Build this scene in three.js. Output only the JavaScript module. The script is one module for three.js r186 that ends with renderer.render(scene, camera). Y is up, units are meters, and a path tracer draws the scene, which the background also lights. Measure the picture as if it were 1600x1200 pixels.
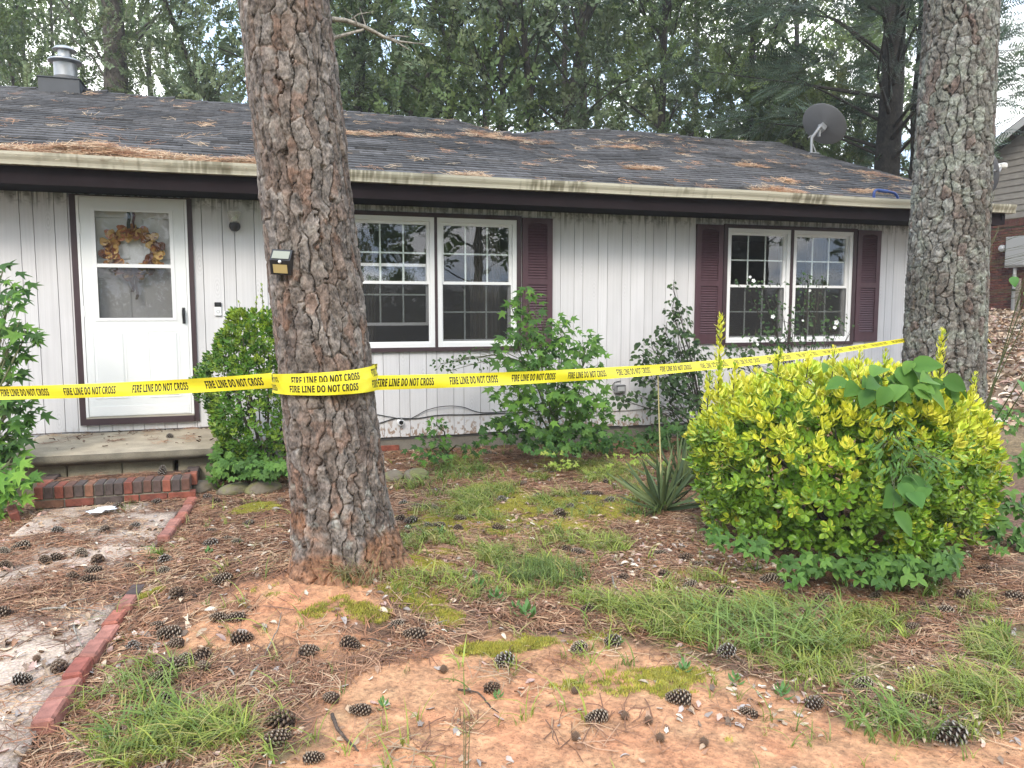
import * as THREE from 'three';
import { ConvexGeometry } from 'three/addons/geometries/ConvexGeometry.js';

// ---------- camera, sky, sun, exposure ----------
const scene = new THREE.Scene();
const camera = new THREE.PerspectiveCamera(52.05, 4 / 3, 0.05, 600);
const YAW = 17.632 * Math.PI / 180, PITCH = 5.4546 * Math.PI / 180, EYE = 1.473, CZ = 8.069;
camera.rotation.order = 'YXZ';
camera.position.set(0, EYE, CZ);
camera.rotation.set(-PITCH, -YAW, 0);
const renderer = new THREE.WebGLRenderer({ antialias: true });
renderer.setSize(1024, 768);
renderer.toneMapping = THREE.LinearToneMapping;
renderer.toneMappingExposure = 1.42;
renderer.shadowMap.enabled = true;
const sun = new THREE.DirectionalLight(0xfff3e4, 2.1);
sun.position.set(-5, 12.5, 15);
sun.target.position.set(2, 0, 2);
sun.castShadow = true; sun.shadow.radius = 34;
sun.shadow.mapSize.set(2048, 2048);
Object.assign(sun.shadow.camera, { left: -20, right: 20, top: 20, bottom: -20, near: 1, far: 60 });
scene.add(sun, sun.target);

// ---------- numbers, noise ----------
const rng = (s) => () => { s = (s + 0x6d2b79f5) | 0; let t = Math.imul(s ^ (s >>> 15), 1 | s); t = (t + Math.imul(t ^ (t >>> 7), 61 | t)) ^ t; return ((t ^ (t >>> 14)) >>> 0) / 4294967296; };
const R0 = rng(7);
const rr = (a, b, r = R0) => a + (b - a) * r();
const clamp = (x, a = 0, b = 1) => Math.min(b, Math.max(a, x));
const lerp = (a, b, t) => a + (b - a) * t;
const sst = (x, a, b) => { const t = clamp((x - a) / (b - a)); return t * t * (3 - 2 * t); };
const hsh = (i, j, k = 0) => { let h = Math.imul(i | 0, 374761393) ^ Math.imul(j | 0, 668265263) ^ Math.imul(k | 0, 1442695041); h = Math.imul(h ^ (h >>> 13), 1274126177); h ^= h >>> 16; h = Math.imul(h, 2246822519); return ((h ^ (h >>> 15)) >>> 0) / 4294967296; };
function vn(x, y, k = 0, px = 0, py = 0) {
  const i = Math.floor(x), j = Math.floor(y), a = x - i, b = y - j, s = a * a * (3 - 2 * a), t = b * b * (3 - 2 * b);
  const w = (q, p) => (p ? ((q % p) + p) % p : q);
  const h = (m, n) => hsh(w(m, px), w(n, py), k);
  return lerp(lerp(h(i, j), h(i + 1, j), s), lerp(h(i, j + 1), h(i + 1, j + 1), s), t);
}
function fbm(x, y, k = 0, o = 4, px = 0, py = 0) { let s = 0, a = .5; for (let n = 0; n < o; n++) { s += a * vn(x, y, k + n * 17, px, py); x *= 2; y *= 2; px *= 2; py *= 2; a *= .5; } return s / (1 - Math.pow(.5, o)); }
const V = (x, y, z) => new THREE.Vector3(x, y, z);
const UPV = V(0, 1, 0);

// authoring aid: where a line of sight of the photograph meets the ground, a distance or a wall
const cy = Math.cos(YAW), sy = Math.sin(YAW), cp = Math.cos(PITCH), sp = Math.sin(PITCH), FPX = 1228.8;
const FW = V(sy * cp, -sp, -cy * cp), RT = V(cy, 0, sy), UPC = V(sy * sp, cp, -cy * sp);
const sight = (x, y) => FW.clone().addScaledVector(RT, (x - 800) / FPX).addScaledVector(UPC, -(y - 600) / FPX);
const EYEP = V(0, EYE, CZ);
const atDepth = (x, y, d) => EYEP.clone().addScaledVector(sight(x, y), d);
const onZ = (x, y, z) => { const d = sight(x, y); return EYEP.clone().addScaledVector(d, (z - CZ) / d.z); };
function onGround(x, y) { const d = sight(x, y); let h = 0, p; for (let i = 0; i < 14; i++) { p = EYEP.clone().addScaledVector(d, (h - EYE) / d.y); h = lerp(h, gh(p.x, p.z), .7); } p.y = gh(p.x, p.z); return p; }

// ---------- terrain height ----------
const T1 = { x: .303, z: 3.915 }, T2 = { x: 6.6, z: 1.775 };
function gh(x, z) {
  let h = -.05 * sst(z, 3.2, 6.5);
  h += .16 * Math.exp(-((x - T1.x) ** 2 + (z - T1.z) ** 2) / .5);
  h += .16 * Math.exp(-((x - T2.x) ** 2 + (z - T2.z) ** 2) / 1.4);
  h += 1.33 * clamp((x - 5) / 13, 0, 1.6) * sst(x, 4.6, 7.5);
  h += .05 * sst(x, 3, 4.4) * Math.exp(-((z - 4.2) ** 2) / 2);
  h += .018 * (fbm(x * 1.6 + 9, z * 1.6, 3, 3) - .5) + .03 * (fbm(x * .5, z * .5 + 4, 5, 2) - .5);
  const walk = sst(x, -1.95, -1.75) * (1 - sst(x, -.75, -.52)) * sst(z, 1, 1.5);
  return lerp(h, -.015 - .045 * sst(z, 3.2, 6.5), walk);
}

// ---------- sky: bright broken overcast ----------
{
  const W = 1024, H = 512, d = new Float32Array(W * H * 4);
  for (let j = 0; j < H; j++) for (let i = 0; i < W; i++) {
    const el = ((j + .5) / H - .5) * Math.PI, az = ((i + .5) / W - .5) * 2 * Math.PI, o = (j * W + i) * 4, y = Math.sin(el);
    const k = 1 / (Math.max(y, 0) + .22), n = fbm(Math.cos(az) * Math.cos(el) * k * 2.2 + 31, Math.sin(az) * Math.cos(el) * k * 2.2 + 17, 11, 5);
    const cl = sst(n, .36, .56), g = 1 + .35 * clamp(y);
    const b = [.82, 1.07, 1.45], w = [1.97, 1.98, 2.0];
    for (let c = 0; c < 3; c++) d[o + c] = y < 0 ? [.22, .22, .2][c] : lerp(b[c], w[c], cl) * g * .98;
    d[o + 3] = 1;
  }
  const t = new THREE.DataTexture(d, W, H, THREE.RGBAFormat, THREE.FloatType);
  t.mapping = THREE.EquirectangularReflectionMapping; t.magFilter = t.minFilter = THREE.LinearFilter; t.needsUpdate = true;
  scene.background = t; scene.environment = t;
}

// ---------- textures ----------
function tex(w, h, fn, srgb = false, rep = true) {
  const a = new Uint8Array(w * h * 4);
  for (let j = 0; j < h; j++) for (let i = 0; i < w; i++) { const v = fn(i / w, j / h, i, j), o = (j * w + i) * 4; if (v.length) { a[o] = clamp(v[0]) * 255; a[o + 1] = clamp(v[1]) * 255; a[o + 2] = clamp(v[2]) * 255; } else a[o] = a[o + 1] = a[o + 2] = clamp(v) * 255; a[o + 3] = 255; }
  const t = new THREE.DataTexture(a, w, h); t.magFilter = THREE.LinearFilter; t.minFilter = THREE.LinearMipmapLinearFilter; t.generateMipmaps = true;
  if (rep) t.wrapS = t.wrapT = THREE.RepeatWrapping;
  if (srgb) t.colorSpace = THREE.SRGBColorSpace;
  t.needsUpdate = true; return t;
}
const rep = (t, x, y = x) => { const c = t.clone(); c.repeat.set(x, y); c.needsUpdate = true; return c; };
const TX = {};
TX.grain = tex(512, 512, (u, v, i, j) => { const f = fbm(u * 24, v * 24, 2, 4, 24, 24); return .62 + .42 * (f - .5) * 1.5 + .22 * (hsh(i, j, 5) - .5) + (hsh(i >> 1, j >> 1, 9) > .96 ? -.2 : 0); });
TX.soil = tex(512, 512, (u, v, i, j) => { const f = fbm(u * 8, v * 8, 4, 5, 8, 8), g = fbm(u * 40, v * 40, 8, 3, 40, 40); const s = .72 + .6 * (f - .5) + .65 * (g - .5) + .16 * (hsh(i, j, 3) - .5) - (hsh(i >> 1, j >> 1, 6) > .985 ? .3 : 0); return [s * 1.02, s, s * .98]; });
TX.bark = tex(512, 512, (u, v, i, j) => clamp(.5 + .9 * (fbm(u * 14, v * 14, 6, 5, 14, 14) - .5) + .5 * (fbm(u * 60, v * 30, 9, 2, 60, 30) - .5) + .1 * (hsh(i, j, 1) - .5)));
TX.granule = tex(256, 256, (u, v, i, j) => .55 + .5 * (hsh(i, j, 1) - .5) + .5 * (fbm(u * 8, v * 8, 3, 3, 8, 8) - .5) + (hsh(i, j, 8) > .93 ? .25 : 0));
TX.conc = tex(512, 512, (u, v, i, j) => { const f = fbm(u * 6, v * 6, 21, 5, 6, 6), p = fbm(u * 70, v * 70, 5, 2, 70, 70); const s = .68 + .4 * (f - .5) + .26 * (p - .5) + .14 * (hsh(i, j, 2) - .5) - (p > .68 ? .16 : 0); return [s, s * .98, s * .93]; });
TX.aggr = tex(512, 512, (u, v, i, j) => { const n = 46, gx = u * n, gy = v * n; let b = 9, id = 0; for (let a = -1; a < 2; a++) for (let c = -1; c < 2; c++) { const ci = Math.floor(gx) + a, cj = Math.floor(gy) + c, wi = (ci + n) % n, wj = (cj + n) % n; const dd = (ci + hsh(wi, wj, 1) - gx) ** 2 + (cj + hsh(wi, wj, 2) - gy) ** 2; if (dd < b) { b = dd; id = hsh(wi, wj, 3); } } const s = (.56 + .34 * id) * (b > .28 ? .78 : 1), f = .82 + .5 * (fbm(u * 5, v * 5, 9, 3, 5, 5) - .5) + .12 * (hsh(i, j, 4) - .5); return [s * f * 1.02, s * f * .94, s * f * (.8 + .12 * hsh(id * 999, 3))]; });
TX.brick = tex(256, 256, (u, v, i, j) => { const s = .72 + .9 * (fbm(u * 7, v * 7, 31, 5, 7, 7) - .5) + .2 * (hsh(i, j, 2) - .5) - (hsh(i >> 1, j >> 1, 7) > .95 ? .2 : 0); return s; });
// painted wood siding: 1.3 m wide, 2.6 m high from the ground; grain, knots, mildew streaks under the eave, splashed soil at the foot
TX.siding = tex(1024, 1024, (u, v, i) => {
  const y = v * 2.6, x = u * 1.3, wob = .02 * (vn(x * 6, y * 1.1, 40) - .5), g = vn((x + wob) * 210, y * 2.2, 41) * .55 + vn((x + wob) * 90, y * 1.2, 42) * .45;
  let s = .93 + .05 * (g - .5) + .05 * (fbm(x * 5, y * 3, 43, 3) - .5);
  const kx = Math.floor(x / .26), ky = Math.floor((y + hsh(kx, 1, 44)) / .9), dx = (x - (kx + .5) * .26) / .05, dy = (y + hsh(kx, 1, 44) - (ky + .5) * .9) / .14, q = Math.hypot(dx, dy);
  if (hsh(kx, ky, 45) > .35 && q < 1) s += .05 * (1 - q) * (Math.sin(q * 22) * .9 - .35);
  const col = [s, s * 1.0, s * 1.01];
  const sx = vn(x * 55, y * 1.2, 46) * .6 + vn(x * 160, y * 2.5, 47) * .4, len = .05 + .3 * Math.pow(vn(x * 23, .5, 48), 2);
  let m = sst(sx, .34, .66) * sst(y, 2.5 - len, 2.52) + sst(fbm(x * 30, y * 40, 52, 3), .52, .7) * sst(y, 2.36, 2.5) * .6;
  m = clamp(m) * .45;
  for (let c = 0; c < 3; c++) col[c] = lerp(col[c], [.2, .21, .19][c], m);
  const sp = sst(fbm(x * 40, y * 30, 49, 3), .52, .7) * (1 - sst(y, .16, .42)) * .7;
  for (let c = 0; c < 3; c++) col[c] = lerp(col[c], [.55, .42, .32][c], sp);
  return col;
}, true);
TX.gutter = tex(2048, 64, (u, v, i, j) => {
  const x = u * 12; let s = .86 + .06 * (fbm(x * 3, v * 4, 60, 3) - .5);
  const d = sst(fbm(x * 2.2, v * 1.3, 61, 4) + .12 * (v < .25 ? 1 : 0), .47, .66) * .8 * sst(vn(x * 60, v * 3, 62), .15, .6) + .4 * sst(vn(x * 28, v * 2, 63), .78, .97);
  const c = [s, s * .98, s * .92]; return c.map((q, k) => lerp(q, [.24, .22, .15][k], clamp(d) * .5));
}, true);
TX.galv = tex(256, 256, (u, v) => .72 + .5 * (fbm(u * 6, v * 6, 71, 3, 6, 6) - .5));
TX.wear = tex(256, 256, (u, v, i, j) => .86 + .3 * (fbm(u * 6, v * 6, 75, 4, 6, 6) - .5) + .06 * (hsh(i, j, 4) - .5));
// barrier tape print, one period of 0.46 m
{
  const c = document.createElement('canvas'); c.width = 1024; c.height = 176; const g = c.getContext('2d');
  g.fillStyle = '#efe02e'; g.fillRect(0, 0, 1024, 176);
  const r = rng(5); for (let i = 0; i < 160; i++) { g.fillStyle = `rgba(${r() > .5 ? '255,250,130' : '205,185,20'},.12)`; g.fillRect(r() * 1024, r() * 176, r() * 160, 2 + r() * 3); }
  g.fillStyle = '#14140f'; g.save(); g.font = 'bold 132px sans-serif'; g.textBaseline = 'alphabetic';
  const s = 'FIRE LINE DO NOT CROSS', w = g.measureText(s).width; g.translate(60, 134); g.scale(790 / w, .98); g.fillText(s, 0, 0); g.strokeStyle = '#14140f'; g.lineWidth = 5; g.strokeText(s, 0, 0); g.restore();
  TX.tape = new THREE.CanvasTexture(c); TX.tape.colorSpace = THREE.SRGBColorSpace; TX.tape.wrapS = TX.tape.wrapT = THREE.RepeatWrapping;
}

// ---------- materials ----------
const lin = (r, g, b) => new THREE.Color().setRGB(r, g, b);
const std = (c, o = {}) => new THREE.MeshStandardMaterial({ color: Array.isArray(c) ? lin(...c) : c, roughness: .8, ...o });
const phy = (c, o = {}) => new THREE.MeshPhysicalMaterial({ color: Array.isArray(c) ? lin(...c) : c, roughness: .8, ...o });
const DS = THREE.DoubleSide;
const leafM = (c, o = {}) => phy(c, { side: DS, vertexColors: true, roughness: .62, transmission: .3, thickness: 0, specularIntensity: .55, ...o });
const M = {
  siding: [0, 1, 2, 3].map((k) => std([.775 - .022 * k, .77 - .022 * k, .765 - .022 * k], { map: TX.siding, roughness: .62, bumpMap: TX.siding, bumpScale: .002 })),
  coreWall: std([.12, .12, .12]), inner: std([.2, .18, .15], { roughness: .9 }),
  trim: phy([.06, .034, .04], { roughness: .55, map: rep(TX.wear, 2) }), fascia: phy([.018, .012, .014], { specularIntensity: .3, roughness: .8, map: rep(TX.wear, 1.5) }), soffit: phy([.016, .016, .02], { specularIntensity: .2, roughness: .9, map: rep(TX.wear, 1.5) }),
  shutter: std([.088, .04, .052], { roughness: .5, map: rep(TX.wear, 3) }),
  white: std([.8, .81, .81], { roughness: .35 }), door: std([.76, .78, .78], { roughness: .38 }), muntin: std([.62, .68, .64], { roughness: .4 }),
  glass: phy([1, 1, 1], { transmission: 1, thickness: 0, roughness: .0, ior: 1.9, side: DS }),
  screen: std([.035, .035, .036], { transparent: true, opacity: .34, roughness: .9, side: DS }),
  black: std([.015, .015, .016], { roughness: .35 }), dark: std([.03, .03, .033], { roughness: .5 }),
  gutter: std([.7, .69, .63], { map: TX.gutter, roughness: .45 }),
  shingle: [.026, .034, .043, .053, .064].map((v, k) => phy([v * 2.75 + .012, v * 2.65 + .012, v * 2.68 + .013], { specularIntensity: .45, map: rep(TX.granule, 3.3), roughness: .9, bumpMap: rep(TX.granule, 3.3), bumpScale: .0015 })),
  deck: std([.03, .03, .032]), ridge: std([.045, .045, .05], { map: rep(TX.granule, 3.3), roughness: .95 }),
  galv: std([.55, .56, .57], { metalness: .8, roughness: .42, map: TX.galv }), chase: std([.075, .08, .09], { roughness: .55, map: TX.wear }),
  conc: std([.58, .5, .385], { map: rep(TX.conc, 1.6), roughness: .92, bumpMap: rep(TX.conc, 1.6), bumpScale: .004 }),
  block: std([.46, .41, .31], { map: rep(TX.conc, 2.2), roughness: .95, bumpMap: rep(TX.conc, 2.2), bumpScale: .004 }),
  found: std([.3, .28, .25], { map: rep(TX.conc, 1.3), roughness: .95 }),
  walk: std([.78, .66, .57], { map: rep(TX.aggr, 2), roughness: .95, bumpMap: rep(TX.aggr, 2), bumpScale: .004 }),
  bricks: [[.32, .095, .06], [.26, .082, .055], [.36, .12, .075], [.14, .09, .075], [.115, .085, .076], [.18, .09, .065], [.3, .14, .085]].map((c) => std(c, { map: rep(TX.brick, 4), roughness: .92, bumpMap: rep(TX.brick, 4), bumpScale: .002 })),
  edging: [[.44, .15, .1], [.36, .11, .08], [.47, .2, .15], [.1, .07, .066], [.4, .17, .13]].map((c) => std(c, { map: rep(TX.brick, 4), roughness: .9, bumpMap: rep(TX.brick, 4), bumpScale: .002 })),
  mortar: std([.34, .31, .25], { map: rep(TX.conc, 3), roughness: .95 }),
  vcol: std([1, 1, 1], { vertexColors: true, roughness: .9 }),
  cone: std([1, 1, 1], { vertexColors: true, roughness: .85 }),
  twigPale: std([.5, .45, .38], { map: rep(TX.bark, 6), roughness: .9 }), twig: std([.17, .12, .09], { map: rep(TX.bark, 6), roughness: .9 }), stem: std([.12, .13, .06], { roughness: .8 }), woodDark: std([.05, .042, .034], { map: rep(TX.bark, 1.2), roughness: .95 }), woodGrey: std([.14, .12, .1], { map: rep(TX.bark, 1.2), roughness: .95 }),
};

// ---------- geometry collector ----------
class Geo {
  constructor() { this.p = []; this.c = []; this.u = []; this.i = []; this.hasC = false; }
  get n() { return this.p.length / 3; }
  v(x, y, z, c, s = 0, t = 0) { this.p.push(x, y, z); if (c) this.hasC = true; this.c.push(...(c || [1, 1, 1])); this.u.push(s, t); return this.n - 1; }
  tri(a, b, c) { this.i.push(a, b, c); }
  quad(a, b, c, d) { this.i.push(a, b, c, a, c, d); }
  face(pts, c) { // own vertices, uv in metres on the dominant plane
    const [a, b, d] = pts, n = V(b[0] - a[0], b[1] - a[1], b[2] - a[2]).cross(V(d[0] - a[0], d[1] - a[1], d[2] - a[2])), X = Math.abs(n.x), Y = Math.abs(n.y), Z = Math.abs(n.z);
    const uv = (q) => (X >= Y && X >= Z ? [q[2], q[1]] : Y >= Z ? [q[0], q[2]] : [q[0], q[1]]), s = this.n;
    for (const q of pts) this.v(q[0], q[1], q[2], c, ...uv(q));
    for (let k = 2; k < pts.length; k++) this.tri(s, s + k - 1, s + k);
    return this;
  }
  box(x0, x1, y0, y1, z0, z1, c) {
    const P = [[x0, y0, z0], [x1, y0, z0], [x1, y1, z0], [x0, y1, z0], [x0, y0, z1], [x1, y0, z1], [x1, y1, z1], [x0, y1, z1]];
    for (const f of [[4, 5, 6, 7], [1, 0, 3, 2], [5, 1, 2, 6], [0, 4, 7, 3], [7, 6, 2, 3], [0, 1, 5, 4]]) this.face(f.map((k) => P[k]), c);
    return this;
  }
  hull(P, faces, c) { for (const f of faces) this.face(f.map((k) => P[k]), c); return this; }
  tube(pts, rad, seg = 6, c, cap = true) {
    const s0 = this.n, N = pts.length; let len = 0, ref = null;
    for (let k = 0; k < N; k++) {
      const a = pts[Math.max(0, k - 1)], b = pts[Math.min(N - 1, k + 1)], t = b.clone().sub(a).normalize();
      if (!ref) ref = Math.abs(t.y) > .9 ? V(1, 0, 0) : V(0, 1, 0);
      const x = ref.clone().addScaledVector(t, -ref.dot(t)).normalize(), y = t.clone().cross(x); ref = x;
      if (k) len += pts[k].distanceTo(pts[k - 1]);
      const r = Array.isArray(rad) ? rad[k] : typeof rad === 'function' ? rad(k / (N - 1)) : rad;
      for (let q = 0; q <= seg; q++) { const A = q / seg * 2 * Math.PI, d = x.clone().multiplyScalar(Math.cos(A) * r).addScaledVector(y, Math.sin(A) * r); this.v(pts[k].x + d.x, pts[k].y + d.y, pts[k].z + d.z, c, q / seg * 2 * Math.PI * r, len); }
    }
    for (let k = 0; k < N - 1; k++) for (let q = 0; q < seg; q++) { const a = s0 + k * (seg + 1) + q, b = a + seg + 1; this.quad(a, a + 1, b + 1, b); }
    if (cap) for (const e of [0, N - 1]) { const m = this.v(pts[e].x, pts[e].y, pts[e].z, c); for (let q = 0; q < seg; q++) { const a = s0 + e * (seg + 1) + q; if (e) this.tri(m, a, a + 1); else this.tri(m, a + 1, a); } }
    return this;
  }
  lathe(prof, seg = 24, at = [0, 0, 0], c) {
    const s0 = this.n; for (const [r, y] of prof) for (let q = 0; q <= seg; q++) { const A = q / seg * 2 * Math.PI; this.v(at[0] + Math.cos(A) * r, at[1] + y, at[2] + Math.sin(A) * r, c, q / seg, y); }
    for (let k = 0; k < prof.length - 1; k++) for (let q = 0; q < seg; q++) { const a = s0 + k * (seg + 1) + q, b = a + seg + 1; this.quad(a, b, b + 1, a + 1); }
    return this;
  }
  add(g, m, tint) {
    const s = this.n, q = V(0, 0, 0), P = g.attributes.position, C = g.attributes.color, U = g.attributes.uv;
    for (let k = 0; k < P.count; k++) { q.fromBufferAttribute(P, k); if (m) q.applyMatrix4(m); const c = C ? [C.getX(k), C.getY(k), C.getZ(k)] : tint ? [1, 1, 1] : null; if (c && tint) for (let e = 0; e < 3; e++) c[e] *= tint[e]; this.v(q.x, q.y, q.z, c, U ? U.getX(k) : 0, U ? U.getY(k) : 0); }
    if (g.index) for (let k = 0; k < g.index.count; k++) this.i.push(s + g.index.getX(k)); else for (let k = 0; k < P.count; k++) this.i.push(s + k);
    return this;
  }
  build() {
    const g = new THREE.BufferGeometry(); g.setAttribute('position', new THREE.BufferAttribute(new Float32Array(this.p), 3)); g.setAttribute('uv', new THREE.BufferAttribute(new Float32Array(this.u), 2));
    if (this.hasC) g.setAttribute('color', new THREE.BufferAttribute(new Float32Array(this.c), 3));
    g.setIndex(this.i); g.computeVertexNormals(); return g;
  }
}
const boxG = (...a) => new Geo().box(...a).build();
// chamfered block centred on the origin, worn corners
function block(w, h, d, c = .006, wob = 0, r = R0) {
  const P = []; for (const sx of [-1, 1]) for (const sy of [-1, 1]) for (const sz of [-1, 1]) { const j = () => 1 + wob * (r() - .5), x = sx * w / 2 * j(), y = sy * h / 2 * j(), z = sz * d / 2 * j(); P.push(V(x - sx * c, y - sy * c, z), V(x - sx * c, y, z - sz * c), V(x, y - sy * c, z - sz * c)); }
  const g = new ConvexGeometry(P), o = new Geo(), a = g.attributes.position; for (let k = 0; k < a.count; k += 3) o.face([0, 1, 2].map((e) => [a.getX(k + e), a.getY(k + e), a.getZ(k + e)])); return o.build();
}

// ---------- things ----------
const used = new Map();
const numbered = (n) => { const k = used.get(n) || 0; used.set(n, k + 1); return k ? n + '_' + String(k).padStart(3, '0') : n; };
function tag(o, label, category, group, kind) { if (label) o.userData.label = label; if (category) o.userData.category = category; if (group) o.userData.group = group; if (kind) o.userData.kind = kind; return o; }
function thing(name, label, category, pos = [0, 0, 0], group) { const o = new THREE.Group(); o.name = numbered(name); o.position.set(...(pos.isVector3 ? pos.toArray() : pos)); scene.add(o); return tag(o, label, category, group); }
function put(name, geo, mat, parent = scene, o = {}) {
  const m = new THREE.Mesh(geo, mat); m.name = parent === scene ? numbered(name) : name; m.castShadow = m.receiveShadow = true; parent.add(m); Object.assign(m.userData, o); return m;
}
function inst(name, geo, mat, mats, cols, parent = scene, o = {}) {
  const m = new THREE.InstancedMesh(geo, mat, mats.length); m.name = parent === scene ? numbered(name) : name; m.castShadow = m.receiveShadow = true;
  mats.forEach((q, k) => { m.setMatrixAt(k, q); if (cols) m.setColorAt(k, cols[k]); }); parent.add(m); Object.assign(m.userData, { kind: 'stuff', ...o }); return m;
}
const Q = new THREE.Quaternion(), E3 = new THREE.Euler();
function mtx(p, dir, spin = 0, s = 1) { const q = new THREE.Quaternion().setFromUnitVectors(UPV, dir.clone().normalize()); q.multiply(new THREE.Quaternion().setFromAxisAngle(UPV, spin)); return new THREE.Matrix4().compose(p, q, s.isVector3 ? s : V(s, s, s)); }
const tint = (c, v, r = R0) => { const k = 1 + v * (r() - .5) * 2, h = 1 + v * .5 * (r() - .5); return lin(c[0] * k * h, c[1] * k, c[2] * k / h); };
// leaves: the nearest become parts of their own, the rest one part
function leaves(parent, geo, base, list, name = 'leaf', most = 0, o = {}) {
  const m0 = leafM([1, 1, 1], o), pal = base.map((c) => leafM(c, o)), d = (q) => (q.elements[12]) ** 2 + (q.elements[13] - EYE) ** 2 + (q.elements[14] - CZ) ** 2;
  const off = parent.position, W = list.map((q, k) => { q.elements[12] += 0; return { q, k }; }).sort((a, b) => d(a.q) - d(b.q));
  const loc = (q) => { const c = q.clone(); c.elements[12] -= off.x; c.elements[13] -= off.y; c.elements[14] -= off.z; return c; };
  W.slice(0, most).forEach(({ q, k }) => { const m = put(name, geo, pal[Math.floor(hsh(k, 5, 77) * pal.length)], parent); loc(q).decompose(m.position, m.quaternion, m.scale); });
  const rest = W.slice(most); if (rest.length) inst('foliage', geo, m0, rest.map(({ q }) => loc(q)), rest.map(({ k }) => tint(base[Math.floor(hsh(k, 6, 77) * base.length)], .16)), parent);
}

// ---------- leaf and litter shapes ----------
// a blade along +y from the origin, lying in the xy plane, face towards +z
function blade(L, prof, fold = .15, curl = .25, cm = [1, 1, 1], ce = cm, N = 5) {
  const g = new Geo(); let row = [];
  for (let k = 0; k <= N; k++) { const t = k / N, w = prof(t) * L, y = L * t * (1 - curl * .15 * t), z = -curl * L * t * t; const r = w < 1e-4 ? [g.v(0, y, z, cm)] : [g.v(-w, y, z + w * fold * 2, ce), g.v(0, y, z, cm), g.v(w, y, z + w * fold * 2, ce)];
    if (k) { const a = row, b = r; if (a.length === 3 && b.length === 3) { g.quad(a[0], a[1], b[1], b[0]); g.quad(a[1], a[2], b[2], b[1]); } else if (b.length === 3) { g.tri(a[0], b[1], b[0]); g.tri(a[0], b[2], b[1]); } else if (a.length === 3) { g.tri(a[0], a[1], b[0]); g.tri(a[1], a[2], b[0]); } }
    row = r; }
  return g.build();
}
const ovate = (w) => (t) => w * Math.pow(Math.sin(Math.PI * Math.pow(clamp(t), .75)), .9) * (t >= 1 ? 0 : 1);
const obov = (w) => (t) => (t <= 0 || t >= 1 ? 0 : w * Math.sin(Math.PI * Math.pow(t, 1.35)) ** .8);
function lobed(R, lobes, inn = .42, cm = [1, 1, 1], ce = cm) { // star-shaped leaf on a short stalk
  const g = new Geo(), c = g.v(0, R * .35, .02 * R, cm), ring = []; const n = lobes.length;
  ring.push(g.v(-.02 * R, .02 * R, 0, cm));
  for (let k = 0; k < n; k++) { const [a, l] = lobes[k], b = k < n - 1 ? (a + lobes[k + 1][0]) / 2 : 0; const P = (ang, rad, z) => g.v(Math.sin(ang) * rad * R, R * .35 + Math.cos(ang) * rad * R, z * R, ce);
    ring.push(P(a - .16, l * .66, -.02), P(a, l, -.1), P(a + .16, l * .66, -.02)); if (k < n - 1) ring.push(P(b, inn * (l + lobes[k + 1][1]) / 2, .03)); }
  ring.push(g.v(.02 * R, .02 * R, 0, cm));
  for (let k = 0; k < ring.length - 1; k++) g.tri(c, ring[k + 1], ring[k]); g.tri(c, ring[0], ring[ring.length - 1]);
  return g.build();
}
const mapleG = lobed(.062, [[-2.0, .62], [-1.0, .92], [0, 1.15], [1.0, .92], [2.0, .62]], .45, [.85, .95, .8], [1.05, 1.05, 1]);
const sweetG = lobed(.075, [[-2.0, .68], [-.98, 1.0], [0, 1.15], [.98, 1.0], [2.0, .68]], .4, [.85, .95, .8], [1.05, 1.05, 1]);

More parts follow.
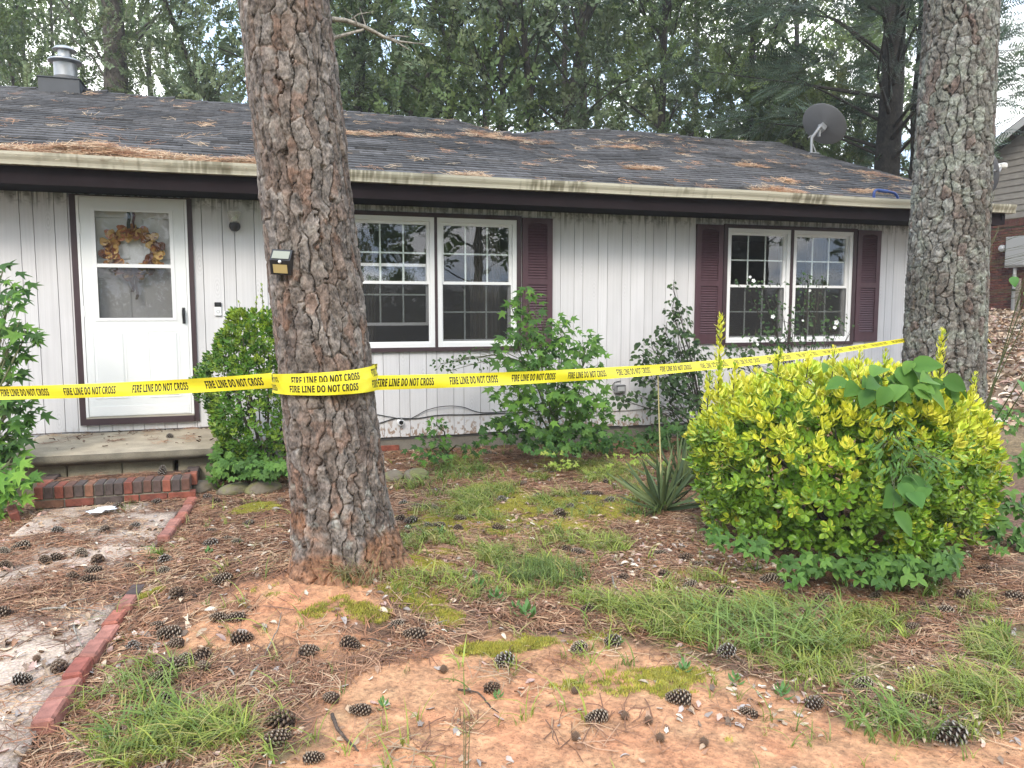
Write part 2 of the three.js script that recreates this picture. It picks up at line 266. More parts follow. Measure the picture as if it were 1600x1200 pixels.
// ---------- ground: what lies where (soft-edged areas in metres) ----------
const spot = (list) => list.map(([px, py, rx, rz, w = 1]) => { const p = onGround(px, py); return [p.x, p.z, rx, rz, w]; });
const AREA = {
  clay: spot([[860, 1095, .95, .62], [1080, 1150, .65, .4], [650, 1075, .42, .25], [770, 1040, .5, .22], [1250, 1210, .55, .25], [740, 1190, .75, .3], [480, 945, .38, .26, .8], [400, 985, .38, .2, .62], [330, 1000, .28, .16, .55], [300, 955, .22, .13, .5], [440, 905, .28, .2, .75], [530, 1010, .3, .11, .7], [1570, 1185, .45, .17], [540, 905, .28, .2], [930, 1190, .8, .3]]),
  grass: spot([[860, 880, .42, .3, 1], [780, 790, .6, .5, .8], [900, 740, .7, .5, .85], [1000, 780, .4, .4, .5], [720, 735, .35, .5, .5], [1010, 935, .4, .22, .9], [1130, 965, .5, .25, 1], [1300, 1000, .6, .3, 1], [1450, 1005, .5, .28, .9], [1560, 985, .5, .3, .9], [1370, 1125, .42, .16, .8], [1270, 1150, .22, .12, .8], [230, 1090, .2, .26, .9], [300, 1150, .22, .14, 1], [200, 1150, .15, .2, .9], [700, 840, .4, .3, .4], [620, 760, .2, .2, .7], [950, 860, .35, .3, .7], [430, 1190, .3, .08, .5], [1120, 1010, 1.1, .4, .38], [1420, 1060, .8, .5, .4], [800, 870, .9, .5, .5], [720, 900, .5, .3, .5], [1000, 700, 1, .6, .35], [1590, 690, 1.4, 1, .5], [1150, 930, .5, .3, .6], [60, 800, .3, .2, .2]]),
  moss: spot([[510, 945, .13, .1, .72], [565, 957, .16, .09, .75], [648, 930, .16, .13, .8], [690, 952, .16, .1, .7], [640, 885, .3, .12], [800, 1012, .26, .07], [722, 972, .1, .07], [850, 790, .5, .25, .9], [780, 768, .3, .3, .8], [920, 800, .3, .15, .9], [400, 797, .2, .12], [240, 930, .09, .06], [1000, 1060, .45, .1, .5], [565, 868, .14, .07, .7], [690, 860, .3, .2, .6], [900, 990, .3, .1, .5], [1150, 985, .4, .12, .4], [350, 835, .15, .1, .5], [820, 800, 1.1, .7, .65], [960, 900, .6, .3, .4], [680, 905, .5, .25, .5], [880, 720, .5, .3, .5]]),
  leaf: spot([[1150, 865, .8, .4], [1000, 855, .35, .2, .8], [1080, 905, .5, .2, .8], [1300, 925, .8, .2, .8], [1560, 900, .5, .4, .8], [1590, 1080, .5, .4, .4], [100, 860, .7, .6, .5], [60, 1080, .4, .6, .7], [1180, 1100, .4, .2, .3]]),
};
function area(k, x, z) {
  const w = .16 * (fbm(x * 3.1, z * 3.1, 90, 4) - .5) * 2, w2 = .16 * (fbm(x * 3.1 + 50, z * 3.1, 91, 4) - .5) * 2; let m = 0;
  for (const [ax, az, rx, rz, s] of AREA[k]) { const q = Math.hypot((x + w - ax) / rx, (z + w2 - az) / rz); if (q < 1.3) m = Math.max(m, s * (1 - sst(q, .62, 1.3))); }
  if (k === 'leaf' && x > 6.2) m = Math.max(m, sst(x, 6.2, 7.4) * (1 - sst(z, 3.5, 6)));
  if (k === 'grass' && z > 10) m = 1;
  return m;
}
const onWalk = (x, z) => z > 1.66 && z < 8 && x > -1.55 - .05 * (z - 1.7) && x < -.6 - .06 * (z - 1.7);
{
  const axis = (parts) => { const a = []; for (const [s, e, d] of parts) for (let q = s; q < e - 1e-6; q += d) a.push(q); a.push(parts.at(-1)[1]); return a; };
  const xs = axis([[-260, -60, 40], [-60, -12, 6], [-12, -3, .5], [-3, 5, .025], [5, 9, .08], [9, 24, .5], [24, 60, 4], [60, 260, 40]]), zs = axis([[-260, -60, 40], [-60, -14, 4], [-14, -.6, .6], [-.6, 1.5, .05], [1.5, 6.6, .02], [6.6, 9, .2], [9, 40, 2], [40, 260, 40]]);
  const n = xs.length, pos = new Float32Array(n * zs.length * 3), col = new Float32Array(pos.length), uv = new Float32Array(n * zs.length * 2), idx = [];
  zs.forEach((z, j) => xs.forEach((x, i) => {
    const o = j * n + i, near = x > -4 && x < 10 && z > -2 && z < 8;
    let h = gh(x, z);
    const f = fbm(x * 2.3, z * 2.3, 95, 4), f2 = fbm(x * 9, z * 9, 96, 3);
    let c = [.17 + .06 * (f - .5), .098 + .03 * (f - .5), .062];
    const mix = (d, k) => { for (let e = 0; e < 3; e++) c[e] = lerp(c[e], d[e], k); };
    if (near) {
      mix([.28, .17, .1], sst(f2, .5, .7) * .4);
      mix([.2, .19, .07], area('grass', x, z) * .7 * sst(f2 + .2, .4, .7));
      mix([.34, .26, .18], area('leaf', x, z) * .5);
      const cl = area('clay', x, z);
      mix([.5 + .1 * (f - .5), .255 + .08 * (f2 - .5), .135 + .05 * (f2 - .5)], sst(cl + .9 * (f2 - .5) + .5 * (f - .5), .25, .75));
      mix([.25, .23, .06], sst(area('moss', x, z) + 1.1 * (f2 - .5) + .6 * (f - .5), .4, .95) * .55);
      h += .012 * (fbm(x * 11, z * 11, 97, 3) - .5) + .006 * (fbm(x * 40, z * 40, 98, 2) - .5);
    } else if (z > 8.5) mix([.09, .13, .03], 1); else if (x > 8) mix([.36, .27, .19], .7);
    pos.set([x, h, z], o * 3); col.set(c, o * 3); uv.set([x, z], o * 2);
  }));
  for (let j = 0; j < zs.length - 1; j++) for (let i = 0; i < n - 1; i++) { const a = j * n + i; idx.push(a, a + n, a + 1, a + 1, a + n, a + n + 1); }
  const g = new THREE.BufferGeometry(); g.setAttribute('position', new THREE.BufferAttribute(pos, 3)); g.setAttribute('color', new THREE.BufferAttribute(col, 3)); g.setAttribute('uv', new THREE.BufferAttribute(uv, 2)); g.setIndex(idx); g.computeVertexNormals();
  put('ground', g, std([1.25, 1.25, 1.25], { vertexColors: true, map: rep(TX.soil, 1.7), bumpMap: rep(TX.soil, 1.7), bumpScale: .012, roughness: .96 }), scene, { kind: 'structure', label: 'red clay front yard with pine straw and thin grass' });
}
// walkway of exposed aggregate
{
  const g = new Geo(), zs = []; for (let z = 1.66; z <= 7.4; z += .12) zs.push(z);
  zs.forEach((z, k) => { const a = -1.55 - .05 * (z - 1.7), b = -.6 - .06 * (z - 1.7), y = .014 - .045 * sst(z, 3.2, 6.5); const r = []; for (let q = 0; q <= 10; q++) { const x = lerp(a, b, q / 10); r.push(g.v(x, y + .004 * (fbm(x * 3, z * 3, 101, 2) - .5), z, null, x, z)); } r.push(g.v(b, y - .12, z, null, b, z + .1)); g.rows = g.rows || []; g.rows.push(r); if (k) for (let q = 0; q < r.length - 1; q++) { const p = g.rows[k - 1]; g.quad(p[q], r[q], r[q + 1], p[q + 1]); } });
  put('walkway', g.build(), M.walk, scene, { kind: 'structure', label: 'pale exposed aggregate concrete walkway leading to the brick step' });
}

// ---------- the house ----------
const house = thing('house', 'single storey white board sided house with dark shingle roof and purple shutters', 'house');
const EAVE = .62, RZ = -4, SL = .359, U0 = -3.6, U1 = 8.78;
const sag = (u) => -.17 * Math.exp(-(((u - 3.75) / .75) ** 2)) + .03 * Math.exp(-(((u - 3.0) / .3) ** 2)) + .012 * Math.sin(u * 2.3);
const roofY = (u, z) => 2.70 + (EAVE - z) * SL + sag(u) * Math.pow(clamp((EAVE - z) / (EAVE - RZ)), 1.6) + .012 * (fbm(u * .8, z * .8, 111, 2) - .5);
const holes = [[-1.56, -.635, .477, 2.5], [.857, 2.609, 1.077, 2.407], [5.181, 6.952, 1.077, 2.407]];
{
  // shell: front wall with openings, other walls, floor, ceiling, gables
  const g = new Geo(); const xs = [-3.3, ...holes.flatMap((h) => [h[0], h[1]]), 8.6];
  for (let k = 0; k < xs.length - 1; k++) { if (k % 2 === 0) g.box(xs[k], xs[k + 1], .12, 2.6, -.14, -.012); else { const h = holes[(k - 1) / 2]; g.box(xs[k], xs[k + 1], .12, h[2], -.14, -.012); g.box(xs[k], xs[k + 1], h[3], 2.6, -.14, -.012); } }
  const wall = put('wall', g.build(), M.coreWall, house);
  const o = new Geo(); o.box(-3.3, -3.16, .12, 2.6, -8, -.14); o.box(8.46, 8.6, .12, 2.6, -8, -.14); o.box(-3.16, 8.46, .12, 2.6, -8, -7.86);
  for (const u of [-3.3, 8.46]) o.hull([[u, 2.6, 0], [u, 2.6, -8], [u, 4.22, -4], [u + .14, 2.6, 0], [u + .14, 2.6, -8], [u + .14, 4.22, -4]], [[0, 2, 1], [3, 4, 5], [0, 3, 5, 2], [1, 2, 5, 4], [0, 1, 4, 3]]);
  put('side_wall', o.build(), M.siding[1], house);
  put('floor', boxG(-3.16, 8.46, .12, .36, -7.86, -.14), M.inner, house);
  put('ceiling', boxG(-3.16, 8.46, 2.6, 2.68, -7.86, -.02), M.inner, house);
  put('inner_wall', new Geo().box(-3.16, 8.46, .36, 2.6, -3.6, -3.5).box(-.2, -.1, .36, 2.6, -3.5, -.14).box(4.2, 4.3, .36, 2.6, -3.5, -.14).build(), M.inner, house);
  // curtains hanging inside
  for (const [u, w, zz] of [[1.0, .3, -.32], [2.35, .34, -.3], [5.3, .2, -.35], [6.7, .3, -.33]]) { const c = new Geo(), rows = []; for (let y = 0; y <= 1; y++) { const r = []; for (let q = 0; q <= 40; q++) r.push(c.v(u + w * (q / 40 - .5), y ? 2.42 : .9, zz + .02 * Math.sin(q * 1.1) + .008 * Math.sin(q * 2.7), null, q / 40, y)); rows.push(r); } for (let q = 0; q < 40; q++) c.quad(rows[0][q], rows[0][q + 1], rows[1][q + 1], rows[1][q]); put('curtain', c.build(), std([.13, .12, .1], { side: DS }), house); }
  // boards
  const cuts = [-3.3]; let u = -3.3, wide = true; const r = rng(31);
  while (u < 8.6) { u = Math.min(8.6, u + (wide ? rr(.158, .185, r) : rr(.098, .112, r))); wide = !wide; if (8.6 - u < .06) u = 8.6; cuts.push(u); }
  for (let k = 0; k < cuts.length - 1; k++) {
    const sub = [cuts[k], ...holes.flatMap((h) => [h[0], h[1]]).filter((q) => q > cuts[k] + .012 && q < cuts[k + 1] - .012), cuts[k + 1]];
    const zo = rr(-.0006, .0009, r), mt = M.siding[Math.floor(r() * 4)];
    for (let s = 0; s < sub.length - 1; s++) {
      const a = sub[s], b = sub[s + 1], m = (a + b) / 2, h = holes.find((q) => m > q[0] && m < q[1]), bot = .148 + rr(-.004, .006, r), spans = h ? [[bot, h[2]], [h[3], 2.56]] : [[bot, 2.56]];
      for (const [y0, y1] of spans) if (y1 - y0 > .03) {
        const ga = s === 0 ? .0009 : .0, gb = s === sub.length - 2 ? .0009 : 0, c = .0018, z0 = -.012, z1 = .012 + zo, P = [[a + ga, y0, z0], [b - gb, y0, z0], [b - gb, y1, z0], [a + ga, y1, z0], [a + ga + c, y0 + .002, z1], [b - gb - c, y0 + .002, z1], [b - gb - c, y1, z1], [a + ga + c, y1, z1]];
        const pg = new Geo().hull(P, [[4, 5, 6, 7], [1, 0, 3, 2], [5, 1, 2, 6], [0, 4, 7, 3], [7, 6, 2, 3], [0, 1, 5, 4]]), uo = (k % 4) * .31; for (let q = 0; q < pg.u.length; q += 2) { pg.u[q] = (pg.u[q] + uo + s * .4) / 1.3; pg.u[q + 1] /= 2.6; }
        put('plank', pg.build(), mt, wall);
      }
    }
  }
  // foundation and the dark crawl space opening beside the porch
  put('foundation', new Geo().box(-3.28, -.36, -.3, .146, -.13, -.02).box(-.17, 8.58, -.3, .146, -.13, -.02).box(-.36, -.17, -.3, .05, -.13, -.02).build(), M.found, house);
  const v = put('crawl_vent', boxG(-.36, -.17, .05, .146, -.16, -.06), M.black, house); for (let k = 0; k < 4; k++) put('vent_slat', boxG(-.36, -.17, .055 + k * .024, .066 + k * .024, -.06, -.03), M.dark, v);
  // trim
  put('door_trim', new Geo().box(-1.613, -1.56, .402, 2.5, -.012, .034).box(-.635, -.591, .402, 2.5, -.012, .034).box(-1.56, -.635, .402, .462, -.012, .05).box(-1.56, -.635, 2.487, 2.5, -.012, .034).build(), M.trim, house);
  put('door_sill', boxG(-1.56, -.635, .462, .478, -.09, .044), std([.5, .46, .38], { map: TX.wear }), house);
  for (const [a, b, m0, m1] of [[.857, 2.609, 1.718, 1.748], [5.181, 6.952, 6.046, 6.088]]) put('window_trim', new Geo().box(a - .05, a, 1.035, 2.45, -.012, .036).box(b, b + .05, 1.035, 2.45, -.012, .036).box(a, b, 2.407, 2.45, -.012, .036).box(a, b, 1.035, 1.077, -.012, .046).box(m0, m1, 1.077, 2.407, -.012, .032).build(), M.trim, house);
  // eaves
  put('fascia', new Geo().box(U0, 8.7, 2.495, 2.685, .55, .575).box(8.7, 8.72, 2.5, 2.66, .1, .575).build(), M.fascia, house);
  put('soffit', boxG(U0, 8.69, 2.508, 2.52, .013, .55), M.soffit, house);
  const rk = new Geo(); for (const s of [1, -1]) { const z0 = s > 0 ? EAVE - .03 : -8.59, y = (z) => 2.70 + (s > 0 ? EAVE - z : z + 8.62) * SL; rk.hull([[8.66, y(z0) - .16, z0], [8.7, y(z0) - .16, z0], [8.7, y(z0) - .015, z0], [8.66, y(z0) - .015, z0], [8.66, y(RZ) - .16, RZ], [8.7, y(RZ) - .16, RZ], [8.7, y(RZ) - .015, RZ], [8.66, y(RZ) - .015, RZ]], [[4, 7, 6, 5], [0, 1, 2, 3], [1, 5, 6, 2], [0, 3, 7, 4], [3, 2, 6, 7], [0, 4, 5, 1]].map((f) => (s > 0 ? f : f.slice().reverse()))); }
  put('rake_board', rk.build(), M.fascia, house);
  // gutter, ogee front
  { const pr = [[.577, 2.635], [.577, 2.725], [.583, 2.725], [.583, 2.645], [.64, 2.645], [.668, 2.72], [.66, 2.722], [.664, 2.735], [.678, 2.733], [.676, 2.71], [.668, 2.69], [.655, 2.668], [.65, 2.65], [.648, 2.635]]; const gg = new Geo(), us = []; for (let q = U0; q <= 8.75; q += .35) us.push(q); us.push(8.78); let pv = null, L = [0]; for (let k = 1; k < pr.length; k++) L.push(L[k - 1] + Math.hypot(pr[k][0] - pr[k - 1][0], pr[k][1] - pr[k - 1][1]));
    us.forEach((q) => { const dy = .018 * (fbm(q * .6, 1, 121, 2) - .5) - .004 * (q - 3) / 6; const r = pr.map(([z, y], k) => gg.v(q, y + dy, z, null, (q + 4) / 12.8, L[k] / L.at(-1))); r.push(gg.v(q, pr[0][1] + dy, pr[0][0], null, (q + 4) / 12.8, 1)); if (pv) for (let k = 0; k < r.length - 1; k++) gg.quad(pv[k], pv[k + 1], r[k + 1], r[k]); pv = r; });
    const ng = gg.build().toNonIndexed(); ng.computeVertexNormals(); put('gutter', ng, M.gutter, house); put('gutter_end', boxG(8.78, 8.786, 2.63, 2.73, .577, .66), M.gutter, house); }
}
// windows
function windowUnit(u0, u1, raise, r) {
  const y0 = 1.077, y1 = 2.407, f = .045, w = put('window', new Geo().box(u0, u0 + f, y0, y1, -.1, .026).box(u1 - f, u1, y0, y1, -.1, .026).box(u0 + f, u1 - f, y1 - f, y1, -.1, .026).box(u0 + f, u1 - f, y0, y0 + f, -.1, .03).build(), M.white, house);
  const a = u0 + f, b = u1 - f, ym = 1.742, s = .03;
  const sash = (c0, c1, z) => {
    put('sash', new Geo().box(a, a + s, c0, c1, z - .02, z + .012).box(b - s, b, c0, c1, z - .02, z + .012).box(a + s, b - s, c1 - s, c1, z - .02, z + .012).box(a + s, b - s, c0, c0 + s, z - .02, z + .012).build(), M.white, w);
    const p = put('pane', boxG(a + s, b - s, c0 + s, c1 - s, z, z + .0005), M.glass, w); p.geometry = (() => { const g = new Geo(), y0 = c0 + s, y1 = c1 - s, N = 8, q = []; for (let j = 0; j <= N; j++) for (let i = 0; i <= N; i++) q.push(g.v(lerp(a + s, b - s, i / N), lerp(y0, y1, j / N), z + .0012 * (fbm(i * .7 + u0 * 9, j * .7 + c0 * 5, 131, 2) - .5), null, i / N, j / N)); for (let j = 0; j < N; j++) for (let i = 0; i < N; i++) { const e = j * (N + 1) + i; g.quad(q[e], q[e + 1], q[e + N + 2], q[e + N + 1]); } return g.build(); })();
    for (let k = 1; k < 3; k++) { const u = lerp(a + s, b - s, k / 3); put('muntin', boxG(u - .008, u + .008, c0 + s, c1 - s, z - .012, z - .004), M.muntin, w); }
    const m = (c0 + c1) / 2; put('muntin', boxG(a + s, b - s, m - .008, m + .008, z - .0135, z - .0055), M.muntin, w);
  };
  sash(ym - .015, y1 - f, -.022); sash(y0 + f + raise, ym + .015 + raise, -.06);
  put('screen', boxG(a, b, y0 + f, ym - .016, .002, .0035), M.screen, w);
  put('screen_frame', new Geo().box(a, a + .014, y0 + f, ym - .016, -.004, .008).box(b - .014, b, y0 + f, ym - .016, -.004, .008).box(a + .014, b - .014, y0 + f, y0 + f + .014, -.004, .008).build(), M.white, w);
  if (raise) return w;
}
windowUnit(.857, 1.718, .18); windowUnit(1.748, 2.609, 0); windowUnit(5.181, 6.046, 0); windowUnit(6.088, 6.952, 0);
// shutters
function shutter(u0, u1) {
  const y0 = 1.069, y1 = 2.437, s = .062, z0 = .013, z1 = .04, mid = 1.765, top = [], g = new Geo();
  g.box(u0, u0 + s, y0, y1, z0, z1).box(u1 - s, u1, y0, y1, z0, z1).box(u0 + s, u1 - s, y0, y0 + .115, z0, z1).box(u0 + s, u1 - s, mid - .032, mid + .032, z0, z1).box(u0 + s, u1 - s, y1 - .045, y1, z0, z1).box(u0 + s, u1 - s, y0 + .1, y1 - .04, z0, z0 + .004);
  const a = u0 + s, b = u1 - s, N = 12; for (let k = 0; k < N; k++) { const t0 = k / N, t1 = (k + 1) / N, Y = (t) => y1 - .075 + .032 * Math.sin(Math.PI * t); g.hull([[lerp(a, b, t0), Y(t0), z0], [lerp(a, b, t1), Y(t1), z0], [lerp(a, b, t1), y1 - .045, z0], [lerp(a, b, t0), y1 - .045, z0], [lerp(a, b, t0), Y(t0), z1 - .001], [lerp(a, b, t1), Y(t1), z1 - .001], [lerp(a, b, t1), y1 - .045, z1 - .001], [lerp(a, b, t0), y1 - .045, z1 - .001]], [[4, 5, 6, 7], [0, 1, 5, 4]]); }
  const sh = put('shutter', g.build(), M.shutter, house);
  for (const [c0, c1] of [[y0 + .118, mid - .034], [mid + .034, y1 - .06]]) { const n = Math.round((c1 - c0) / .029), d = (c1 - c0) / n; for (let k = 0; k < n; k++) { const y = c0 + k * d; put('slat', new Geo().hull([[a, y, z0 + .02], [b, y, z0 + .02], [b, y + d * .98, z0 + .005], [a, y + d * .98, z0 + .005], [a, y + .005, z0 + .023], [b, y + .005, z0 + .023], [b, y + d * 1.15, z0 + .008], [a, y + d * 1.15, z0 + .008]], [[4, 5, 6, 7], [0, 1, 5, 4], [3, 7, 6, 2], [0, 4, 7, 3], [1, 2, 6, 5]]).build(), M.shutter, sh); } }
}
shutter(.455, .8); shutter(2.672, 3.012); shutter(4.77, 5.118); shutter(7.015, 7.363);
// doors
{
  const raised = (g, a, b, c, d, z, h = .008) => g.hull([[a, c, z], [b, c, z], [b, d, z], [a, d, z], [a + .014, c + .014, z + h], [b - .014, c + .014, z + h], [b - .014, d - .014, z + h], [a + .014, d - .014, z + h]], [[4, 5, 6, 7], [0, 1, 5, 4], [1, 2, 6, 5], [2, 3, 7, 6], [3, 0, 4, 7]]);
  const fd = put('front_door', boxG(-1.545, -.65, .48, 2.49, -.14, -.1), std([.66, .66, .65], { roughness: .5 }), house);
  for (const [c, d] of [[.62, 1.16], [1.3, 1.82], [1.93, 2.32]]) for (const [a, b] of [[-1.44, -1.15], [-1.04, -.75]]) put('door_panel', raised(new Geo(), a, b, c, d, -.1, .009).build(), std([.62, .62, .61], { roughness: .5 }), fd);
  const a = -1.535, b = -.66, c = .482, d = 2.478, ga = -1.423, gb = -.778, gc = 1.378, gd = 2.365, z0 = .004, z1 = .036;
  const sd = put('storm_door', new Geo().box(a, ga, c, d, z0, z1).box(gb, b, c, d, z0, z1).box(ga, gb, gd, d, z0, z1).box(ga, gb, c, gc, z0, z1).build(), M.door, house);
  put('door_frame', new Geo().box(-1.56, a - .003, .478, 2.487, -.09, .042).box(b + .003, -.635, .478, 2.487, -.09, .042).box(a - .003, b + .003, d + .003, 2.487, -.09, .04).build(), M.white, house);
  const rim = new Geo(); for (const [p, q, r, s] of [[ga - .02, ga + .012, gc - .014, gd + .016], [gb - .012, gb + .02, gc - .014, gd + .016], [ga + .012, gb - .012, gd - .008, gd + .016], [ga + .012, gb - .012, gc - .014, gc + .012]]) rim.box(p, q, r, s, z1, z1 + .006); put('glass_rim', rim.build(), M.white, sd);
  put('mid_rail', boxG(ga, gb, 1.852, 1.884, z0, z1 + .004), M.white, sd);
  const pane = (c0, c1) => { const g = new Geo(); g.face([[ga, c0, .022], [gb, c0, .022], [gb, c1, .022], [ga, c1, .022]]); return g.build(); };
  const thinGlass = phy([1, 1, 1], { transmission: 1, thickness: 0, roughness: 0, ior: 1.5, side: DS }); put('pane', pane(gc, 1.852), thinGlass, sd); put('pane', pane(1.884, gd), thinGlass, sd);
  put('screen', boxG(ga, gb, gc, 1.852, .011, .0122), std([.07, .07, .075], { transparent: true, opacity: .3, side: DS }), sd);
  for (const [p, q] of [[-1.462, -1.217], [-.999, -.757]]) { put('door_panel', raised(new Geo(), p, q, .66, 1.258, z1, .007).build(), M.door, sd); const gr = new Geo(); for (const [w, x, y, zz] of [[p - .016, q + .016, 1.262, 1.27], [p - .016, q + .016, .646, .654]]) gr.box(w, x, y, zz, z1, z1 + .004); for (const w of [p - .016, q + .008]) gr.box(w, w + .008, .654, 1.262, z1, z1 + .004); put('panel_moulding', gr.build(), M.door, sd); }
  put('kick_plate', boxG(a + .02, b - .02, .49, .575, z1, z1 + .003), M.white, sd);
  for (const y of [.75, 1.45, 2.2]) put('hinge', boxG(a - .018, a + .006, y - .05, y + .05, z1, z1 + .005), M.white, sd);
  const h = new Geo(); h.box(-.708, -.682, 1.335, 1.485, z1, z1 + .005); h.tube([V(-.695, 1.475, z1 + .004), V(-.695, 1.462, z1 + .045), V(-.695, 1.42, z1 + .05), V(-.695, 1.37, z1 + .042), V(-.695, 1.345, z1 + .02)], [.008, .012, .013, .01, .007], 8); h.tube([V(-.695, 1.44, z1), V(-.695, 1.44, z1 + .04)], .006, 8); put('handle', h.build(), M.black, sd);
}
// roof
{
  const dk = new Geo(), rows = [], us = []; for (let u = -3.6; u < 8.7; u += .3) us.push(u); us.push(8.74);
  for (const z of [.6, -.6, -1.8, -3, -4]) rows.push(us.map((u) => dk.v(u, roofY(u, z) - .012, z, null, u, z)));
  rows.push(us.map((u) => dk.v(u, 2.70, -8.62, null, u, -8.6)));
  for (let k = 0; k < rows.length - 1; k++) for (let q = 0; q < us.length - 1; q++) dk.quad(rows[k][q], rows[k][q + 1], rows[k + 1][q + 1], rows[k + 1][q]);
  const roof = put('roof', dk.build(), M.deck, house), ex = .142, len = Math.hypot(EAVE - RZ, (EAVE - RZ) * SL), cz = (EAVE - RZ) / len, n = Math.floor(len / ex), all = [], r = rng(61);
  const one = (u0, u1, s0, th, jut) => { const P = [], sA = s0 - jut, sB = Math.min(s0 + ex * 1.18, len - .01); for (const [s, hi] of [[sA, th], [sB, .003]]) for (const u of [u0, u1]) { const z = EAVE - s * cz, y = roofY(u, z); P.push([u, y - .009, z], [u, y + hi, z]); } return [P, [[1, 3, 7, 5], [0, 2, 3, 1], [2, 6, 7, 3], [0, 1, 5, 4]]]; };
  for (let k = 0; k < n; k++) { let u = -3.6 - r() * .3; while (u < 8.72) { const w = rr(.24, .36, r), u1 = Math.min(u + w, 8.74); if (u1 > -3.5) all.push({ k, u0: Math.max(u, -3.6), u1: u1 - .004, s: k * ex - (k ? 0 : .012), th: rr(.012, .02, r) + (r() > .96 ? .012 : 0), j: rr(-.003, .007, r), m: Math.floor(5 * clamp(fbm(u * .9, k * .35, 133, 3) * 1.5 - .25 + rr(-.24, .24, r), 0, .999)) }); u = u1; } }
  const seen = (q) => q.u0 > -2.3 && !(q.u1 > -.05 && q.u0 < .55 && q.k < 12); let left = 300; const rest = M.shingle.map(() => new Geo());
  for (const q of all) { const [P, F] = one(q.u0, q.u1, q.s, q.th, q.j); if (left > 0 && seen(q)) { left--; put('shingle', new Geo().hull(P, F).build(), M.shingle[q.m], roof); } else rest[q.m].hull(P, F); }
  rest.forEach((g, k) => put('shingle_field', g.build(), M.shingle[k], roof, { kind: 'stuff' }));
  for (let u = -3.6; u < 8.7; u += .21) { const a = u, b = Math.min(u + .25, 8.74), up = r() > .93 ? .025 : 0, y0 = roofY(a, RZ) + .012, y1 = roofY(b, RZ) + .024 + up, d = .13, t = -d * SL; const P = [[a, y0 + t, RZ + d], [b, y1 + t, RZ + d], [b, y1, RZ], [a, y0, RZ], [a, y0 + t, RZ - d], [b, y1 + t, RZ - d], [a, y0 + t - .012, RZ + d], [b, y1 + t - .03, RZ + d]]; put('ridge_cap', new Geo().hull(P, [[0, 1, 2, 3], [3, 2, 5, 4], [6, 7, 1, 0], [1, 7, 5, 2]]).build(), M.shingle[(u * 7 | 0) & 1 ? 1 : 2], roof); }
  // flue
  const ch = put('chimney', new Geo().box(-2.64, -2.165, 4.2, 4.44, -4.15, -3.68).build(), M.chase, house);
  put('chase_cap', boxG(-2.655, -2.15, 4.44, 4.45, -4.165, -3.665), M.chase, ch);
  const at = [-2.36, 4.45, -3.9];
  put('flue_base', new Geo().lathe([[.15, 0], [.145, .05], [.14, .06]], 28, at).build(), std([.1, .1, .1], { roughness: .6 }), ch);
  put('flue_pipe', new Geo().lathe([[.138, .06], [.138, .22], [.15, .235], [.2, .24], [.205, .255], [.2, .27], [.15, .29], [.085, .3], [.08, .31], [.08, .4], [.09, .405]], 28, at).build(), M.galv, ch);
  put('flue_cap', new Geo().lathe([[.0, .455], [.06, .452], [.11, .435], [.145, .4], [.14, .395], [0, .41]], 28, at).build(), M.galv, ch);
}

// ---------- porch, step, edging ----------
{
  const t = thing('porch', 'grey concrete porch slab on pale block base below the storm door', 'porch', [-1.13, 0, .6]);
  const g = new Geo(), X = 26, Z = 16, r = [], r2 = [], x0 = -.82, x1 = .775, z0 = -.585, z1 = .6;
  for (let j = 0; j <= Z; j++) { const a = []; for (let i = 0; i <= X; i++) { const x = lerp(x0, x1, i / X), z = lerp(z0, z1, j / Z), e = j === Z ? .012 * (fbm(x * 9, 3, 140, 3) - .35) : 0; a.push(g.v(x, .33 + .006 * (fbm(x * 3, z * 3, 141, 3) - .5) - (j === Z || i === X || i === 0 ? .006 : 0), z - e, null, x, z)); } r.push(a); }
  for (let j = 0; j < Z; j++) for (let i = 0; i < X; i++) g.quad(r[j][i], r[j + 1][i], r[j + 1][i + 1], r[j][i + 1]);
  put('slab', g.build(), M.conc, t); const g2 = new Geo(), low = []; for (let i = 0; i <= X; i++) { const x = lerp(x0, x1, i / X); low.push([g2.v(x, .324, z1 - .012 * (fbm(x * 9, 3, 140, 3) - .35), null, x, .33), g2.v(x, .29, z1 + .002 - .01 * (fbm(x * 13, 1, 142, 3) - .4), null, x, .29), g2.v(x, .246 + .012 * (fbm(x * 6, 1, 143, 3) - .5), z1 - .004 - .014 * (fbm(x * 11, 7, 142, 3) - .4), null, x, .245), g2.v(x, .246, z1 - .2, null, x, .1)]); }
  for (let i = 0; i < X; i++) for (let k = 0; k < 3; k++) g2.quad(low[i][k], low[i][k + 1], low[i + 1][k + 1], low[i + 1][k]);
  for (const x of [x0, x1]) g2.face([[x, .245, z0], [x, .245, z1 - .004], [x, .324, z1], [x, .326, z0]]);
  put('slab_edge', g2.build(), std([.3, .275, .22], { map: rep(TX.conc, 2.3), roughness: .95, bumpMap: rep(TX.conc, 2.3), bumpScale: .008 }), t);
  let x = x0 + .05; const rd = rng(3); for (const w of [.39, .4, .39, .38]) { const b = block(Math.min(w, x1 - .04 - x) - .008, .4, .14, .008, .02, rd); const m = put('block', b, M.block, t); m.position.set(x + w / 2 - .004, .04, .43); x += w; if (x > x1 - .1) break; }
  for (const [px, l] of [[x0 + .12, 1], [x1 - .1, 1]]) { const b = put('block', block(.14, .4, .92, .008, .02, rd), M.block, t); b.position.set(px, .04, -.12); }
}
